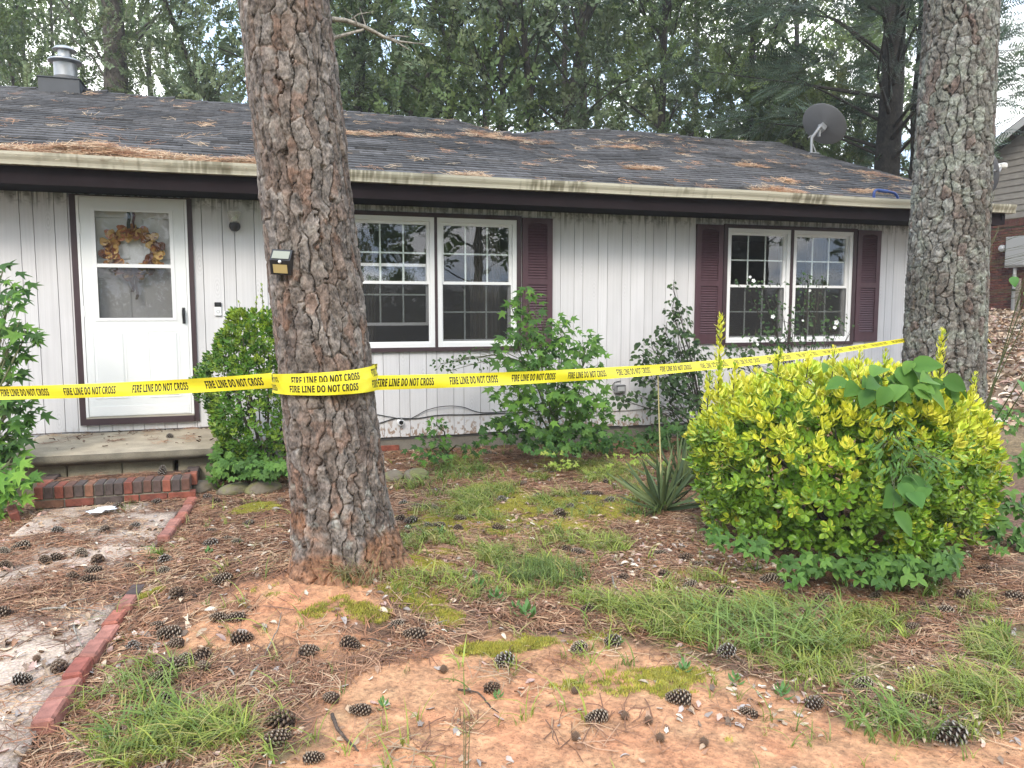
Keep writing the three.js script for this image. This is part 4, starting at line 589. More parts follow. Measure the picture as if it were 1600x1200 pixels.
// solar lamp on the near trunk
{
  const y = 1.695, [x, z] = c1(y), A = Math.atan2(CZ - z, -x) + .6, p = V(x + Math.cos(A) * .245, y, z + Math.sin(A) * .245), t = thing('solar_light', 'small black solar wall light screwed to the near pine trunk', 'light', p); t.rotation.y = Math.PI / 2 - A + .3; t.rotation.z = -.06;
  const w = .098, h = .12, d = .05; put('housing', new Geo().hull([[-w / 2, -h / 2, 0], [w / 2, -h / 2, 0], [w / 2, h / 2, 0], [-w / 2, h / 2, 0], [-w / 2, -h / 2, d * .5], [w / 2, -h / 2, d * .5], [w / 2, .008, d], [-w / 2, .008, d], [-w / 2, h / 2, d * .35], [w / 2, h / 2, d * .35]], [[0, 3, 2, 1], [4, 5, 6, 7], [7, 6, 9, 8], [8, 9, 2, 3], [0, 1, 5, 4], [1, 2, 9, 6, 5], [0, 4, 7, 8, 3]]).build(), M.black, t);
  const pl = (a, b, c, e, o) => [[-w * .42, a, c + o], [w * .42, a, c + o], [w * .42, b, e + o], [-w * .42, b, e + o]];
  put('diffuser', new Geo().face(pl(.016, .053, d * .93, d * .42, .003)).build(), std([.27, .28, .22], { roughness: .3 }), t);
  put('solar_panel', new Geo().face([[-w * .35, -.052, d * .55 + .003], [w * .35, -.052, d * .55 + .003], [w * .35, -.012, d * .87 + .003], [-w * .35, -.012, d * .87 + .003]]).build(), std([.45, .35, .15], { roughness: .4 }), t);
  put('sensor', new THREE.SphereGeometry(.008, 14, 10).translate(.0, .001, d), std([.75, .75, .72], { roughness: .3 }), t);
}

// ---------- litter, grass, moss ----------
const needleG = (() => { const out = []; for (let v = 0; v < 3; v++) { const g = new Geo(), r = rng(60 + v); for (let k = 0; k < 11; k++) { const A = r() * 6.28, L = rr(.07, .16, r), c = V(rr(-.08, .08, r), rr(.001, .016, r), rr(-.08, .08, r)), b = rr(-.5, .5, r), w = .0011 + r() * .0007, P = []; for (let q = 0; q <= 2; q++) { const s = q / 2 - .5, a = A + b * s; P.push(V(c.x + Math.cos(a) * L * s, c.y + .006 * Math.sin(q * 2 + k), c.z + Math.sin(a) * L * s)); } const n = V(-Math.sin(A) * w, 0, Math.cos(A) * w), ids = P.map((p) => [g.v(p.x - n.x, p.y, p.z - n.z, null), g.v(p.x + n.x, p.y + w, p.z + n.z, null)]); g.quad(ids[0][0], ids[0][1], ids[1][1], ids[1][0]); g.quad(ids[1][0], ids[1][1], ids[2][1], ids[2][0]); } out.push(g.build()); } return out; })();
const slopeUp = (x, z) => V(gh(x - .06, z) - gh(x + .06, z), .12, gh(x, z - .06) - gh(x, z + .06)).normalize();
const litterPal = [[.21, .1, .054], [.27, .135, .074], [.34, .19, .11], [.15, .074, .044], [.42, .28, .17]];
{
  const r = rng(101), sets = [[], [], []], cols = [[], [], []], bare = (x, z) => { let m = 1 - .975 * sst(area('clay', x, z), .2, .6); m *= 1 - .85 * sst(area('moss', x, z), .4, .8); m *= 1 - .45 * area('grass', x, z); m *= .35 + .9 * sst(fbm(x * 2.2, z * 2.2, 191, 3), .3, .6); if (onWalk(x, z)) m *= (.1 + .75 * sst(fbm(x * 1.7 + 4, z * 1.7, 192, 3), .44, .62)) * (z > 3.9 && z < 4.45 ? .4 : 1) * (z > 2.9 && z < 3.5 && x < -.75 ? .5 : 1); return m; };
  let n = 0, guard = 0; while (n < 22000 && guard++ < 160000) { const z = 6.6 - Math.pow(r(), .72) * 6.4, wv = .7 + .62 * (8.07 - z), cx = .3 * (8.07 - z), x = cx + rr(-1, 1, r) * (wv + .3); if (x < -3.2 || x > 8 || (z < 1.2 && x < -.35) || r() > bare(x, z)) continue; const w = onWalk(x, z), k = n % 3; sets[k].push(mtx(V(x, (w ? .017 - .045 * sst(z, 3.2, 6.5) : gh(x, z) + .002), z), slopeUp(x, z), r() * 6.28, rr(.8, 1.25, r))); cols[k].push(tint(litterPal[Math.floor(r() * 5)], .3, r)); n++; }
  for (let k = 0; k < 26; k++) { sets[k % 3].push(mtx(V(rr(-1.9, -.45, r), .336, .06 + Math.pow(r(), 2) * 1), UPV, r() * 6.28, rr(.6, 1, r))); cols[k % 3].push(tint(litterPal[k % 5], .3, r)); }
  for (let k = 0; k < 70; k++) { sets[k % 3].push(mtx(V(rr(-1.52, -.66, r), .157, rr(1.24, 1.46, r)), UPV, r() * 6.28, rr(.6, 1, r))); cols[k % 3].push(tint(litterPal[k % 4], .3, r)); }
  sets.forEach((s, k) => tag(inst('pine_straw', needleG[k], std([1, 1, 1], { side: DS, roughness: .8 }), s, cols[k]), ['brown pine straw strewn over the yard and the walkway', 'reddish pine straw between the cones in the yard', 'tan pine straw over bare soil in the yard'][k], 'pine straw'));
}
const chipG = [0, 1, 2].map((k) => { const g = new Geo(), N = 3, rows = []; for (let j = 0; j <= N; j++) { const s = j / N, w = .011 * Math.sin(Math.PI * (.12 + .76 * s)) * (1 + .3 * Math.sin(s * 9 + k)), y = .004 + .007 * Math.sin(s * 3 + k * 2); rows.push([g.v(-w, y + .004, (s - .5) * .042, null), g.v(0, y - .002, (s - .5) * .045, null), g.v(w * (.8 + .2 * k), y + .006, (s - .5) * .04, null)]); } for (let j = 0; j < N; j++) for (let q = 0; q < 2; q++) g.quad(rows[j][q], rows[j + 1][q], rows[j + 1][q + 1], rows[j][q + 1]); return g.build(); });
{
  const r = rng(111), mats = [[], [], []], cols = [[], [], []], pal = [[.42, .3, .2], [.5, .4, .3], [.3, .2, .14], [.2, .14, .1], [.36, .31, .28], [.58, .5, .4], [.28, .15, .09], [.45, .3, .25]];
  const want = (x, z) => .16 + .84 * area('leaf', x, z) - .14 * area('clay', x, z) + (onWalk(x, z) ? -.1 - .75 * area('leaf', x, z) * (1 - sst(fbm(x * 2, z * 2, 195, 3), .42, .62)) : 0);
  let n = 0, g = 0; while (n < 14000 && g++ < 200000) { const z = 6.7 - Math.pow(r(), .75) * 6.6, x = .3 * (8.07 - z) + rr(-1, 1, r) * (.9 + .62 * (8.07 - z)); if (x < -3 || (z < 1.2 && x < -.35) || r() > want(x, z)) continue; const k = n % 3; mats[k].push(mtx(V(x, onWalk(x, z) ? .018 - .045 * sst(z, 3.2, 6.5) : gh(x, z) + .004, z), slopeUp(x, z).add(V(rr(-.4, .4, r), 0, rr(-.4, .4, r))), r() * 6.28, rr(.45, z > 4.6 ? 1 : 1.4, r) * (x > 6 ? 2.2 : 1))); cols[k].push(tint(pal[Math.floor(Math.pow(r(), 1) * 8)], .25, r)); n++; }
  // the leaf covered bank towards the neighbouring house
  n = 0; while (n < 9000) { const x = 6.8 + r() * 12.3, z = 4 - r() * 15; if (x < 8.9 && z < .1) continue; const k = n % 3; mats[k].push(mtx(V(x, gh(x, z) + .01, z), slopeUp(x, z).add(V(rr(-.5, .5, r), 0, rr(-.5, .5, r))), r() * 6.28, rr(2.2, 4.2, r))); cols[k].push(tint(pal[[0, 1, 5, 0, 7, 2, 1, 4][Math.floor(r() * 8)]], .25, r)); n++; }
  for (let k = 0; k < 60; k++) { const q = 1 - Math.pow(r(), 2); mats[k % 3].push(mtx(V(rr(-1.9, -.42, r), .337, .05 + (1 - q) * 1.05), V(rr(-.3, .3, r), 1, rr(-.3, .3, r)), r() * 6.28, rr(.4, 1, r))); cols[k % 3].push(tint([.14, .09, .06], .4, r)); }
  mats.forEach((m, k) => tag(inst('leaf_litter', chipG[k], std([1, 1, 1], { side: DS, roughness: .85 }), m, cols[k]), ['tan dry leaves and bark chips scattered across the yard and bank', 'dry curled leaves lying in the yard and on the bank', 'brown leaf scraps and bark flakes lying on the ground'][k], 'leaf litter'));
}
const tuft = (n, h, w, lean, seed, cm = [.9, 1, .9], ct = [1.1, 1.05, .9]) => { const g = new Geo(), r = rng(seed); for (let k = 0; k < n; k++) { const A = r() * 6.28, L = h * rr(.5, 1.1, r), o = V(rr(-1, 1, r) * .02, 0, rr(-1, 1, r) * .02), ln = lean * rr(.4, 1.4, r), d = V(Math.cos(A), 0, Math.sin(A)), s = V(-d.z, 0, d.x), tw = rr(-.6, .6, r); let pv = null; for (let q = 0; q <= 4; q++) { const t = q / 4, p = o.clone().addScaledVector(d, ln * L * t * t).add(V(0, L * (t - .35 * ln * t * t * t), 0)), ww = w * (1 - t * t * .92) * (q === 0 ? .7 : 1), c = cm.map((v, e) => lerp(v, ct[e], t)), sd = s.clone().applyAxisAngle(UPV, tw * t); const row = [g.v(p.x - sd.x * ww, p.y, p.z - sd.z * ww, c), g.v(p.x + sd.x * ww, p.y + ww * .4, p.z + sd.z * ww, c)]; if (pv) g.quad(pv[0], pv[1], row[1], row[0]); pv = row; } } return g.build(); };
{
  const r = rng(121), T = [tuft(5, .1, .0026, 1.1, 1), tuft(5, .15, .0034, .9, 2), tuft(12, .09, .0012, .7, 3), tuft(4, .13, .0052, 1.2, 4)], mats = [[], [], [], []], cols = [[], [], [], []];
  const add = (k, x, z, s, c) => { mats[k].push(mtx(V(x, gh(x, z) - .004, z), slopeUp(x, z).add(V(rr(-.15, .15, r), 0, rr(-.15, .15, r))), r() * 6.28, s)); cols[k].push(tint(c, .28, r)); };
  const gp = [[.23, .29, .05], [.29, .34, .065], [.17, .24, .045], [.38, .34, .13], [.33, .38, .085]];
  let n = 0, g = 0; while (n < 8500 && g++ < 200000) { const z = 6.7 - Math.pow(r(), .8) * 6.6, x = .3 * (8.07 - z) + rr(-1, 1, r) * (.8 + .62 * (8.07 - z)); if (x < -3 || onWalk(x, z) || (z < 1 && x < -.3)) continue; const d = area('grass', x, z) * sst(fbm(x * 4, z * 4, 201, 3), .42, .68) * (1 - .93 * sst(area('clay', x, z), .2, .55)) + .006; if (r() > d) continue; const near = fbm(x * 1.3, z * 1.3, 203, 2); add(near > .55 ? 1 : r() > .85 ? 3 : 0, x, z, rr(.4, 1.0, r), gp[Math.floor(r() * 5)]); n++; }
  const patch = (px, py, R, n2, k, s, c) => { n2 = Math.round(n2 * .7); const p = onGround(px, py); for (let q = 0; q < n2; q++) { const a = r() * 6.28, d = R * Math.sqrt(r()); add(k, p.x + Math.cos(a) * d, p.z + Math.sin(a) * d * .8, rr(.7, 1.2, r) * s, c); } };
  patch(850, 905, .24, 110, 2, 1.5, [.14, .21, .06]); patch(560, 905, .1, 34, 2, 1.9, [.3, .28, .15]); patch(545, 905, .07, 10, 0, 1.5, [.26, .27, .1]); patch(240, 872, .06, 22, 0, 1.0, [.22, .32, .06]); patch(190, 800, .18, 26, 2, 1.2, [.16, .2, .06]); patch(720, 742, .3, 60, 1, 1, [.2, .3, .07]); patch(655, 758, .16, 26, 1, .9, [.2, .3, .07]); patch(900, 800, .3, 50, 0, .9, [.2, .27, .07]); patch(1000, 805, .15, 40, 0, 1.1, [.16, .24, .05]); patch(1240, 1000, .3, 90, 1, 1.25, [.2, .28, .07]); patch(1150, 990, .3, 60, 1, 1.2, [.2, .28, .07]); patch(1390, 1140, .16, 40, 1, 1.0, [.19, .27, .06]); patch(1430, 925, .16, 30, 1, 1.5, [.18, .25, .06]); patch(220, 1080, .15, 34, 1, .8, [.22, .3, .08]); patch(250, 1140, .16, 34, 3, .85, [.17, .25, .06]); patch(310, 1150, .14, 24, 3, .8, [.18, .26, .06]);
  const lab = ['thin lawn grass growing in patches in front of the shrubs', 'longer bright green grass clumps in the right half of the yard', 'fine wispy grass tufts by the pine and in mid yard', 'broad bladed crabgrass in the yard near the brick edging'];
  mats.forEach((m, k) => tag(inst('grass', T[k], leafM([1, 1, 1], { transmission: .4 }), m, cols[k]), lab[k], 'grass'));
  // moss
  const mg = (() => { const q = new Geo(), rr2 = rng(8); for (let k = 0; k < 16; k++) { const a = rr2() * 6.28, d = .012 * Math.sqrt(rr2()), x = Math.cos(a) * d, z = Math.sin(a) * d, hh = .006 + .006 * rr2(), w = .0022, b = rr2() * 6; q.tri(q.v(x + Math.cos(b) * w, 0, z + Math.sin(b) * w, [.85, .9, .8]), q.v(x - Math.cos(b) * w, 0, z - Math.sin(b) * w, [.85, .9, .8]), q.v(x + .003 * Math.cos(b * 3), hh, z + .003 * Math.sin(b * 3), [1.2, 1.1, .9])); } return q.build(); })();
  const mm = [], mc = []; let c = 0; g = 0; while (c < 13000 && g++ < 400000) { const z = 6.4 - Math.pow(r(), .8) * 5.6, x = .3 * (8.07 - z) + rr(-1, 1, r) * (.7 + .62 * (8.07 - z)); if (x < -1 || x > 5 || onWalk(x, z)) continue; const m = area('moss', x, z) + .9 * (fbm(x * 9, z * 9, 96, 3) - .5) + .5 * (fbm(x * 2.3, z * 2.3, 95, 4) - .5); if (r() > sst(m, .3, 1.05) ** 1.3) continue; mm.push(mtx(V(x, gh(x, z) + .001 + .009 * sst(m, .4, 1), z), slopeUp(x, z), r() * 6, rr(.9, 1.7, r))); mc.push(tint([[.38, .37, .07], [.3, .31, .06], [.45, .42, .12]][c % 3], .3, r)); c++; }
  tag(inst('moss', mg, leafM([1, 1, 1], { roughness: .9, transmission: .2 }), mm, mc), 'yellow green moss cushions on the ground around the near pine', 'moss');
}
// pine straw caught on the roof
{
  const r = rng(131), mats = [], cols = [], up = V(0, 1, SL).normalize(), pal = [[.4, .22, .12], [.46, .3, .17], [.3, .16, .09], [.55, .42, .28]];
  const add = (u, z, s, lift = 0) => { mats.push(mtx(V(u, roofY(u, z) + .012 + lift, z), up.clone().add(V(rr(-.15, .15, r), 0, rr(-.15, .15, r))), r() * 6.28, s)); cols.push(tint(pal[Math.floor(r() * 4)], .25, r)); };
  const pile = (u, z, ru, rz, n, lift = .03) => { for (let k = 0; k < n; k++) { const a = r() * 6.28, d = Math.sqrt(r()); add(u + Math.cos(a) * d * ru, Math.min(z + Math.sin(a) * d * rz, .6), rr(.7, 1.2, r), lift * (1 - d) * r()); } };
  pile(-1.3, .42, .75, .2, 420, .12); pile(-.2, .48, .6, .12, 160, .06); pile(-1.9, .5, .4, .1, 70, .05); pile(3.4, -2.75, .7, .18, 50); pile(2.9, -2.4, .3, .2, 30); pile(1.2, -1.75, .3, .12, 34); pile(1.75, -1.9, .3, .1, 26); pile(2.25, -2.05, .2, .1, 14); pile(4.38, -.6, .25, .07, 40); pile(5.5, .47, .3, .09, 90, .06); pile(6.29, -1.23, .25, .08, 28); pile(6.1, -.2, .3, .1, 20); pile(2.0, .5, .2, .08, 26); pile(7.0, .2, .4, .1, 26); pile(8.2, -1, .4, .4, 24); pile(5.2, -2.6, .6, .3, 12); pile(4.8, -2.2, .4, .12, 30);
  for (let k = 0; k < 300; k++) add(rr(-3, 8.6, r), rr(-3.9, .55, r), rr(.7, 1.2, r));
  tag(inst('pine_straw', needleG[1], std([1, 1, 1], { side: DS, roughness: .8 }), mats, cols), 'rusty pine straw in heaps along the gutter and over the roof shingles', 'pine straw');
}
// ---------- pine cones ----------
function coneG(L, R, n, open, tip, seed) {
  const g = new Geo(), r = rng(seed), cd = [.035, .02, .014], cm = [.11, .07, .045];
  g.lathe([[0, -L * .5], [R * .4, -L * .45], [R * .55, -L * .2], [R * .42, L * .15], [R * .15, L * .46], [0, L * .5]], 9, [0, 0, 0], cd);
  for (let k = 0; k < n; k++) { const t = (k + .5) / n, A = k * 2.39996, prof = Math.pow(Math.sin(Math.PI * (.1 + .86 * Math.pow(t, .72))), .8), ro = R * (.3 + .72 * prof), y = -L * .46 + L * .93 * t, s = R * (.34 - .17 * t), el = lerp(open, .9, t) + rr(-.1, .1, r), d = V(Math.cos(A) * Math.cos(el), Math.sin(el) * .9, Math.sin(A) * Math.cos(el)), tg = V(-Math.sin(A), 0, Math.cos(A)), nn = tg.clone().cross(d).normalize(), B = V(Math.cos(A) * R * .25 * prof, y - .15 * R, Math.sin(A) * R * .25 * prof), P = B.clone().addScaledVector(d, ro * .95);
    const at = (a, b, c) => { const q = P.clone().addScaledVector(tg, a * s).addScaledVector(nn, b * s).addScaledVector(d, c * s); return [q.x, q.y, q.z]; }, F = (q, col) => g.v(q[0], q[1], q[2], col), j = .8 + .4 * r(), tp = tip.map((v) => v * j);
    const l = F(at(-1, 0, 0), cm), rt = F(at(1, 0, 0), cm), u = F(at(0, .42, .1), tp), b = F(at(0, -.42, -.12), cm), um = F(at(0, .1, .38), tp), l2 = F(at(-1, .05, .05), tp), r2 = F(at(1, .05, .05), tp), bs = F([B.x, B.y, B.z], cd);
    g.tri(l2, um, u); g.tri(um, r2, u); g.tri(l, b, um); g.tri(b, rt, um); g.tri(bs, l, u); g.tri(bs, u, rt); g.tri(bs, b, l); g.tri(bs, rt, b); }
  return g.build();
}
const CONES = [coneG(.1, .03, 88, .35, [.46, .39, .3], 1), coneG(.094, .031, 76, .15, [.27, .2, .14], 2), coneG(.106, .029, 92, .5, [.46, .38, .29], 3), coneG(.088, .033, 70, .2, [.38, .36, .32], 4)];
const ORD = ['leftmost', 'second', 'third', 'fourth', 'fifth', 'sixth', 'seventh', 'eighth', 'ninth', 'tenth', 'eleventh', 'twelfth', 'thirteenth', 'fourteenth'];
{
  const r = rng(141);
  const base = CONES.map(() => null);
  const cone = (p, label, big = 1, ang = null, up = false) => { const k = Math.floor(r() * 4), m = put('pine_cone', CONES[k], M.cone, scene); const s = big * rr(.7, 1.06, r); m.scale.set(s, s, s); const a = ang ?? (YAW * -1 + rr(-.9, .9, r) + (r() > .5 ? Math.PI : 0)); m.position.set(p.x, p.y + (up ? .045 : rr(.01, .023, r)) * s, p.z); m.rotation.order = 'YXZ'; m.rotation.set(up ? .2 : rr(-.2, .2, r), a, up ? .15 : Math.PI / 2 + rr(-.25, .25, r)); return tag(m, label, 'pine cone', 'pine cones fallen from the pines'); };
  const row = (where, list) => { list.slice().sort((a, b) => a[0] - b[0]).forEach(([x, y, s], i) => cone(onGround(x, y).setY(0).add(V(0, wy(onGround(x, y)), 0)), `${i ? ORD[i] + ' cone from the left' : 'leftmost cone'} ${where}`, s || 1)); };
  const wy = (p) => (onWalk(p.x, p.z) ? .016 - .045 * sst(p.z, 3.2, 6.5) : gh(p.x, p.z));
  cone((() => { const p = onZ(266, 684, .55); p.y = .33; return p; })(), 'dark pine cone lying alone on the porch slab', .95);
  cone((() => { const p = onZ(254, 737, 1.36); p.y = .155; return p; })(), 'pine cone standing in the straw on top of the brick step', .95, null, true);
  cone((() => { const p = onZ(290, 729, 1.36); p.y = .16; return p; })(), 'pine cone at the right end of the brick step tread', .9);
  row('on the walkway just below the step', [[184, 800], [245, 794], [211, 832], [164, 838], [91, 841], [13, 846]]);
  row('of the row across mid walkway', [[33, 866], [8, 874], [72, 888], [91, 882], [129, 876], [153, 887], [202, 898]]);
  row('on the bare pale walkway concrete', [[113, 914], [146, 905], [139, 920], [10, 897], [1, 974]]);
  row('of two at the walkway bottom', [[93, 1058, 1.05], [36, 1079]]);
  row('between the border stones and the edging', [[325, 780], [336, 787], [388, 822], [331, 833], [329, 855], [358, 846], [371, 851], [440, 786]]);
  row('between the upper edging and the pine', [[260, 881], [258, 897], [329, 905], [348, 911], [275, 934]]);
  row('of three on the clay left of the pine', [[341, 969], [368, 969], [378, 1003]]);
  row('of the pile beside the lower edging', [[246, 981], [265, 995, 1.1], [275, 1011], [210, 1015], [253, 1044], [275, 1047], [294, 1036], [313, 1032], [318, 1047, 1.1], [252, 1065], [260, 1098, .9]]);
  row('at the bottom edge left of the clay', [[438, 1136, 1.15], [433, 1163], [490, 1190, .9]]);
  row('just right of the near pine trunk', [[629, 790], [650, 795], [665, 796], [680, 798], [624, 816], [642, 819], [670, 826], [686, 826], [717, 830]]);
  row('of the row in the moss right of the pine', [[719, 815], [743, 811], [779, 830], [740, 774], [765, 775], [785, 786], [762, 711]]);
  row('along the upper rim of the clay', [[619, 980], [648, 997, 1.1], [483, 1024], [548, 1011], [737, 900]]);
  row('of two on the left rim of the clay', [[517, 1096], [563, 1116]]);
  row('of two on the clay below the moss', [[787, 1039], [769, 1080]]);
  cone(onGround(932, 1127), 'pine cone lying alone on the bare clay front and centre', 1.05, .15);
  cone(onGround(1060, 1098), 'pine cone on the clay right of the lone cone', 1.1, -.4);
  row('in the grass left of the yucca', [[817, 758], [839, 778], [890, 796], [873, 807], [916, 775], [934, 775], [952, 786], [949, 757], [926, 744], [1012, 808]]);
  row('in the thin grass in mid yard', [[886, 862], [903, 867], [921, 940], [920, 958], [976, 907], [1017, 953], [904, 1018], [957, 1007]]);
  row('on the leaf litter left of the golden shrub', [[1032, 868], [1072, 876], [1089, 886], [1039, 901], [1078, 919], [1104, 945], [1130, 931]]);
  row('by the left front of the golden shrub', [[1201, 911], [1212, 906], [1229, 916], [1232, 925], [1196, 945], [1206, 952]]);
  row('in the grass before the golden shrub', [[1287, 940], [1367, 938], [1367, 962], [1282, 956], [1425, 984], [1444, 951], [1476, 958]]);
  row('right of the golden shrub base', [[1509, 937, 1.1], [1587, 938, 1.1], [1540, 893]]);
  row('in the bottom right grass', [[1349, 1076], [1272, 1106], [1441, 1102, 1.15], [1134, 1025], [1170, 1117, .8]]);
  cone(onGround(1483, 1156), 'largest pine cone, lying in the bottom right corner on brown needles', 1.2, -.25);
  // spiky seed balls
  const sb = (() => { const g = new THREE.IcosahedronGeometry(.0125, 2), P = g.attributes.position, o = new Geo().add(g, null, [.1, .06, .04]); for (let k = 0; k < 90; k++) { const y = 1 - 2 * (k + .5) / 90, A = k * 2.4, q = Math.sqrt(1 - y * y), d = V(Math.cos(A) * q, y, Math.sin(A) * q), s = V(-d.z, 0, d.x).normalize().multiplyScalar(.0016), u = d.clone().cross(s).normalize().multiplyScalar(.0016), b = d.clone().multiplyScalar(.012), e = d.clone().multiplyScalar(.019 + .003 * r()); const a = [b.clone().add(s), b.clone().sub(s).add(u), b.clone().sub(s).sub(u)].map((v) => o.v(v.x, v.y, v.z, [.13, .08, .05])), t = o.v(e.x, e.y, e.z, [.2, .13, .08]); o.tri(a[0], a[1], t); o.tri(a[1], a[2], t); o.tri(a[2], a[0], t); } return o.build(); })();
  [[898, 1084, 'spiky brown seed ball on the clay above the lone pine cone'], [976, 1124, 'spiky seed ball on the clay just right of the lone pine cone'], [1013, 1131, 'spiky seed ball touching a leaf scrap, second right of the lone cone'], [1031, 1158, 'spiky seed ball on the clay at the bottom, right of centre'], [1100, 1165, 'spiky seed ball at the lower right rim of the clay'], [899, 1156, 'small seed ball on the clay directly below the lone cone'], [693, 1050, 'dark seed ball on the clay in the middle of the picture'], [110, 930, 'seed ball on the pale concrete of the walkway'], [58, 1045, 'seed ball in the straw at the left bottom of the walkway'], [205, 835, 'seed ball on the walkway between two pine cones']].forEach(([x, y, l]) => { const p = onGround(x, y), m = put('seed_ball', sb, M.cone, scene); m.position.set(p.x, wy(p) + .014, p.z); tag(m, l, 'seed ball', 'spiky seed balls'); });
}
// ---------- sticks, paper ----------
{
  const r = rng(151), lift = (x, y) => { const p = onGround(x, y); if (onWalk(p.x, p.z)) p.y = .016 - .045 * sst(p.z, 3.2, 6.5); return p; };
  const stick = (pts, rad, m, label, forks = []) => { const g = new Geo(), path = (q, R) => { const P = new THREE.CatmullRomCurve3(q.map(([x, y], k) => lift(x, y).add(V(0, R + .012 * (k % 2), 0)))).getPoints(14); g.tube(P.map((p) => p.add(V(rr(-.002, .002, r), rr(-.001, .003, r), 0))), (s) => R * (1 - .6 * s), 6); }; path(pts, rad); forks.forEach((f) => path(f, rad * .6)); tag(put('fallen_stick', g.build(), m, scene), label, 'stick'); };
  const W = M.twigPale, D = M.twig;
  stick([[408, 1040], [396, 1056], [389, 1072], [403, 1085], [406, 1100]], .006, W, 'crooked white stick standing out in the straw left of the clay', [[[408, 1040], [424, 1008], [434, 985], [440, 962]]]);
  stick([[352, 1045], [362, 1055], [369, 1063]], .006, W, 'short white stick below the trio of cones left of the clay');
  stick([[519, 1120], [528, 1148], [548, 1165], [560, 1182]], .008, D, 'thick brown stick at the bottom left of the clay');
  stick([[716, 1080], [745, 1088], [765, 1105], [778, 1120]], .005, D, 'thin brown stick in the middle of the bare clay');
  stick([[44, 968], [85, 966], [130, 963], [165, 974]], .006, W, 'pale long stick lying across the walkway towards the edging', [[[85, 966], [120, 952], [185, 945]]]);
  stick([[115, 988], [119, 1005], [129, 1024]], .006, W, 'short bent white stick on the walkway');
  stick([[42, 1090], [28, 1105]], .004, W, 'tiny pale stick at the lower left of the walkway');
  stick([[956, 893], [960, 920], [980, 938], [1000, 958]], .006, W, 'mottled grey stick slanting through the grass in mid yard');
  stick([[1033, 988], [1065, 972], [1100, 945], [1150, 930], [1190, 916]], .005, D, 'long thin branch lying in the grass in front of the golden shrub', [[[1045, 984], [1085, 992], [1130, 1000]]]);
  stick([[850, 953], [880, 956], [906, 961]], .004, D, 'thin dark stick just above the mossy rim of the clay');
  stick([[565, 1000], [590, 1007], [612, 1010]], .006, D, 'brown stick at the top rim of the clay near two cones');
  stick([[675, 980], [695, 975], [710, 971]], .004, W, 'short pale stick right of the two cones at the clay rim');
  stick([[285, 899], [320, 888], [355, 886]], .005, W, 'pale twig left of the pine beside two stacked cones');
  stick([[325, 1150], [332, 1135]], .005, W, 'stub of pale stick at the bottom left in the grass');
  stick([[1500, 918], [1545, 917], [1590, 922]], .005, W, 'pale twig right of the golden shrub base');
  stick([[800, 735], [840, 740], [880, 728]], .006, W, 'fallen pale twig in the grass left of the yucca');
  stick([[180, 842], [150, 838], [110, 850], [60, 865]], .004, W, 'thin pale twig lying on the walkway below the paper scrap');
  const g = new Geo(), rows = []; for (let j = 0; j <= 5; j++) rows.push(Array.from({ length: 9 }, (_, i) => g.v((i / 8 - .5) * .2 + .012 * Math.sin(j * 2), .014 + .04 * fbm(i * .7, j * .8, 221, 2), (j / 5 - .5) * .13 * (1 - .5 * Math.abs(i / 8 - .4)), null))); for (let j = 0; j < 5; j++) for (let i = 0; i < 8; i++) g.quad(rows[j][i], rows[j + 1][i], rows[j + 1][i + 1], rows[j][i + 1]);
  const pp = put('paper_scrap', g.build(), std([.72, .74, .78], { side: DS }), scene); const q = lift(160, 811); pp.position.copy(q); pp.rotation.y = .6; tag(pp, 'crumpled white paper scrap on the walkway below the brick step', 'paper scrap');
}

// ---------- shrubs and plants by the house ----------
const GR = { c: [.07, .17, .02], e: [.34, .4, .05] };
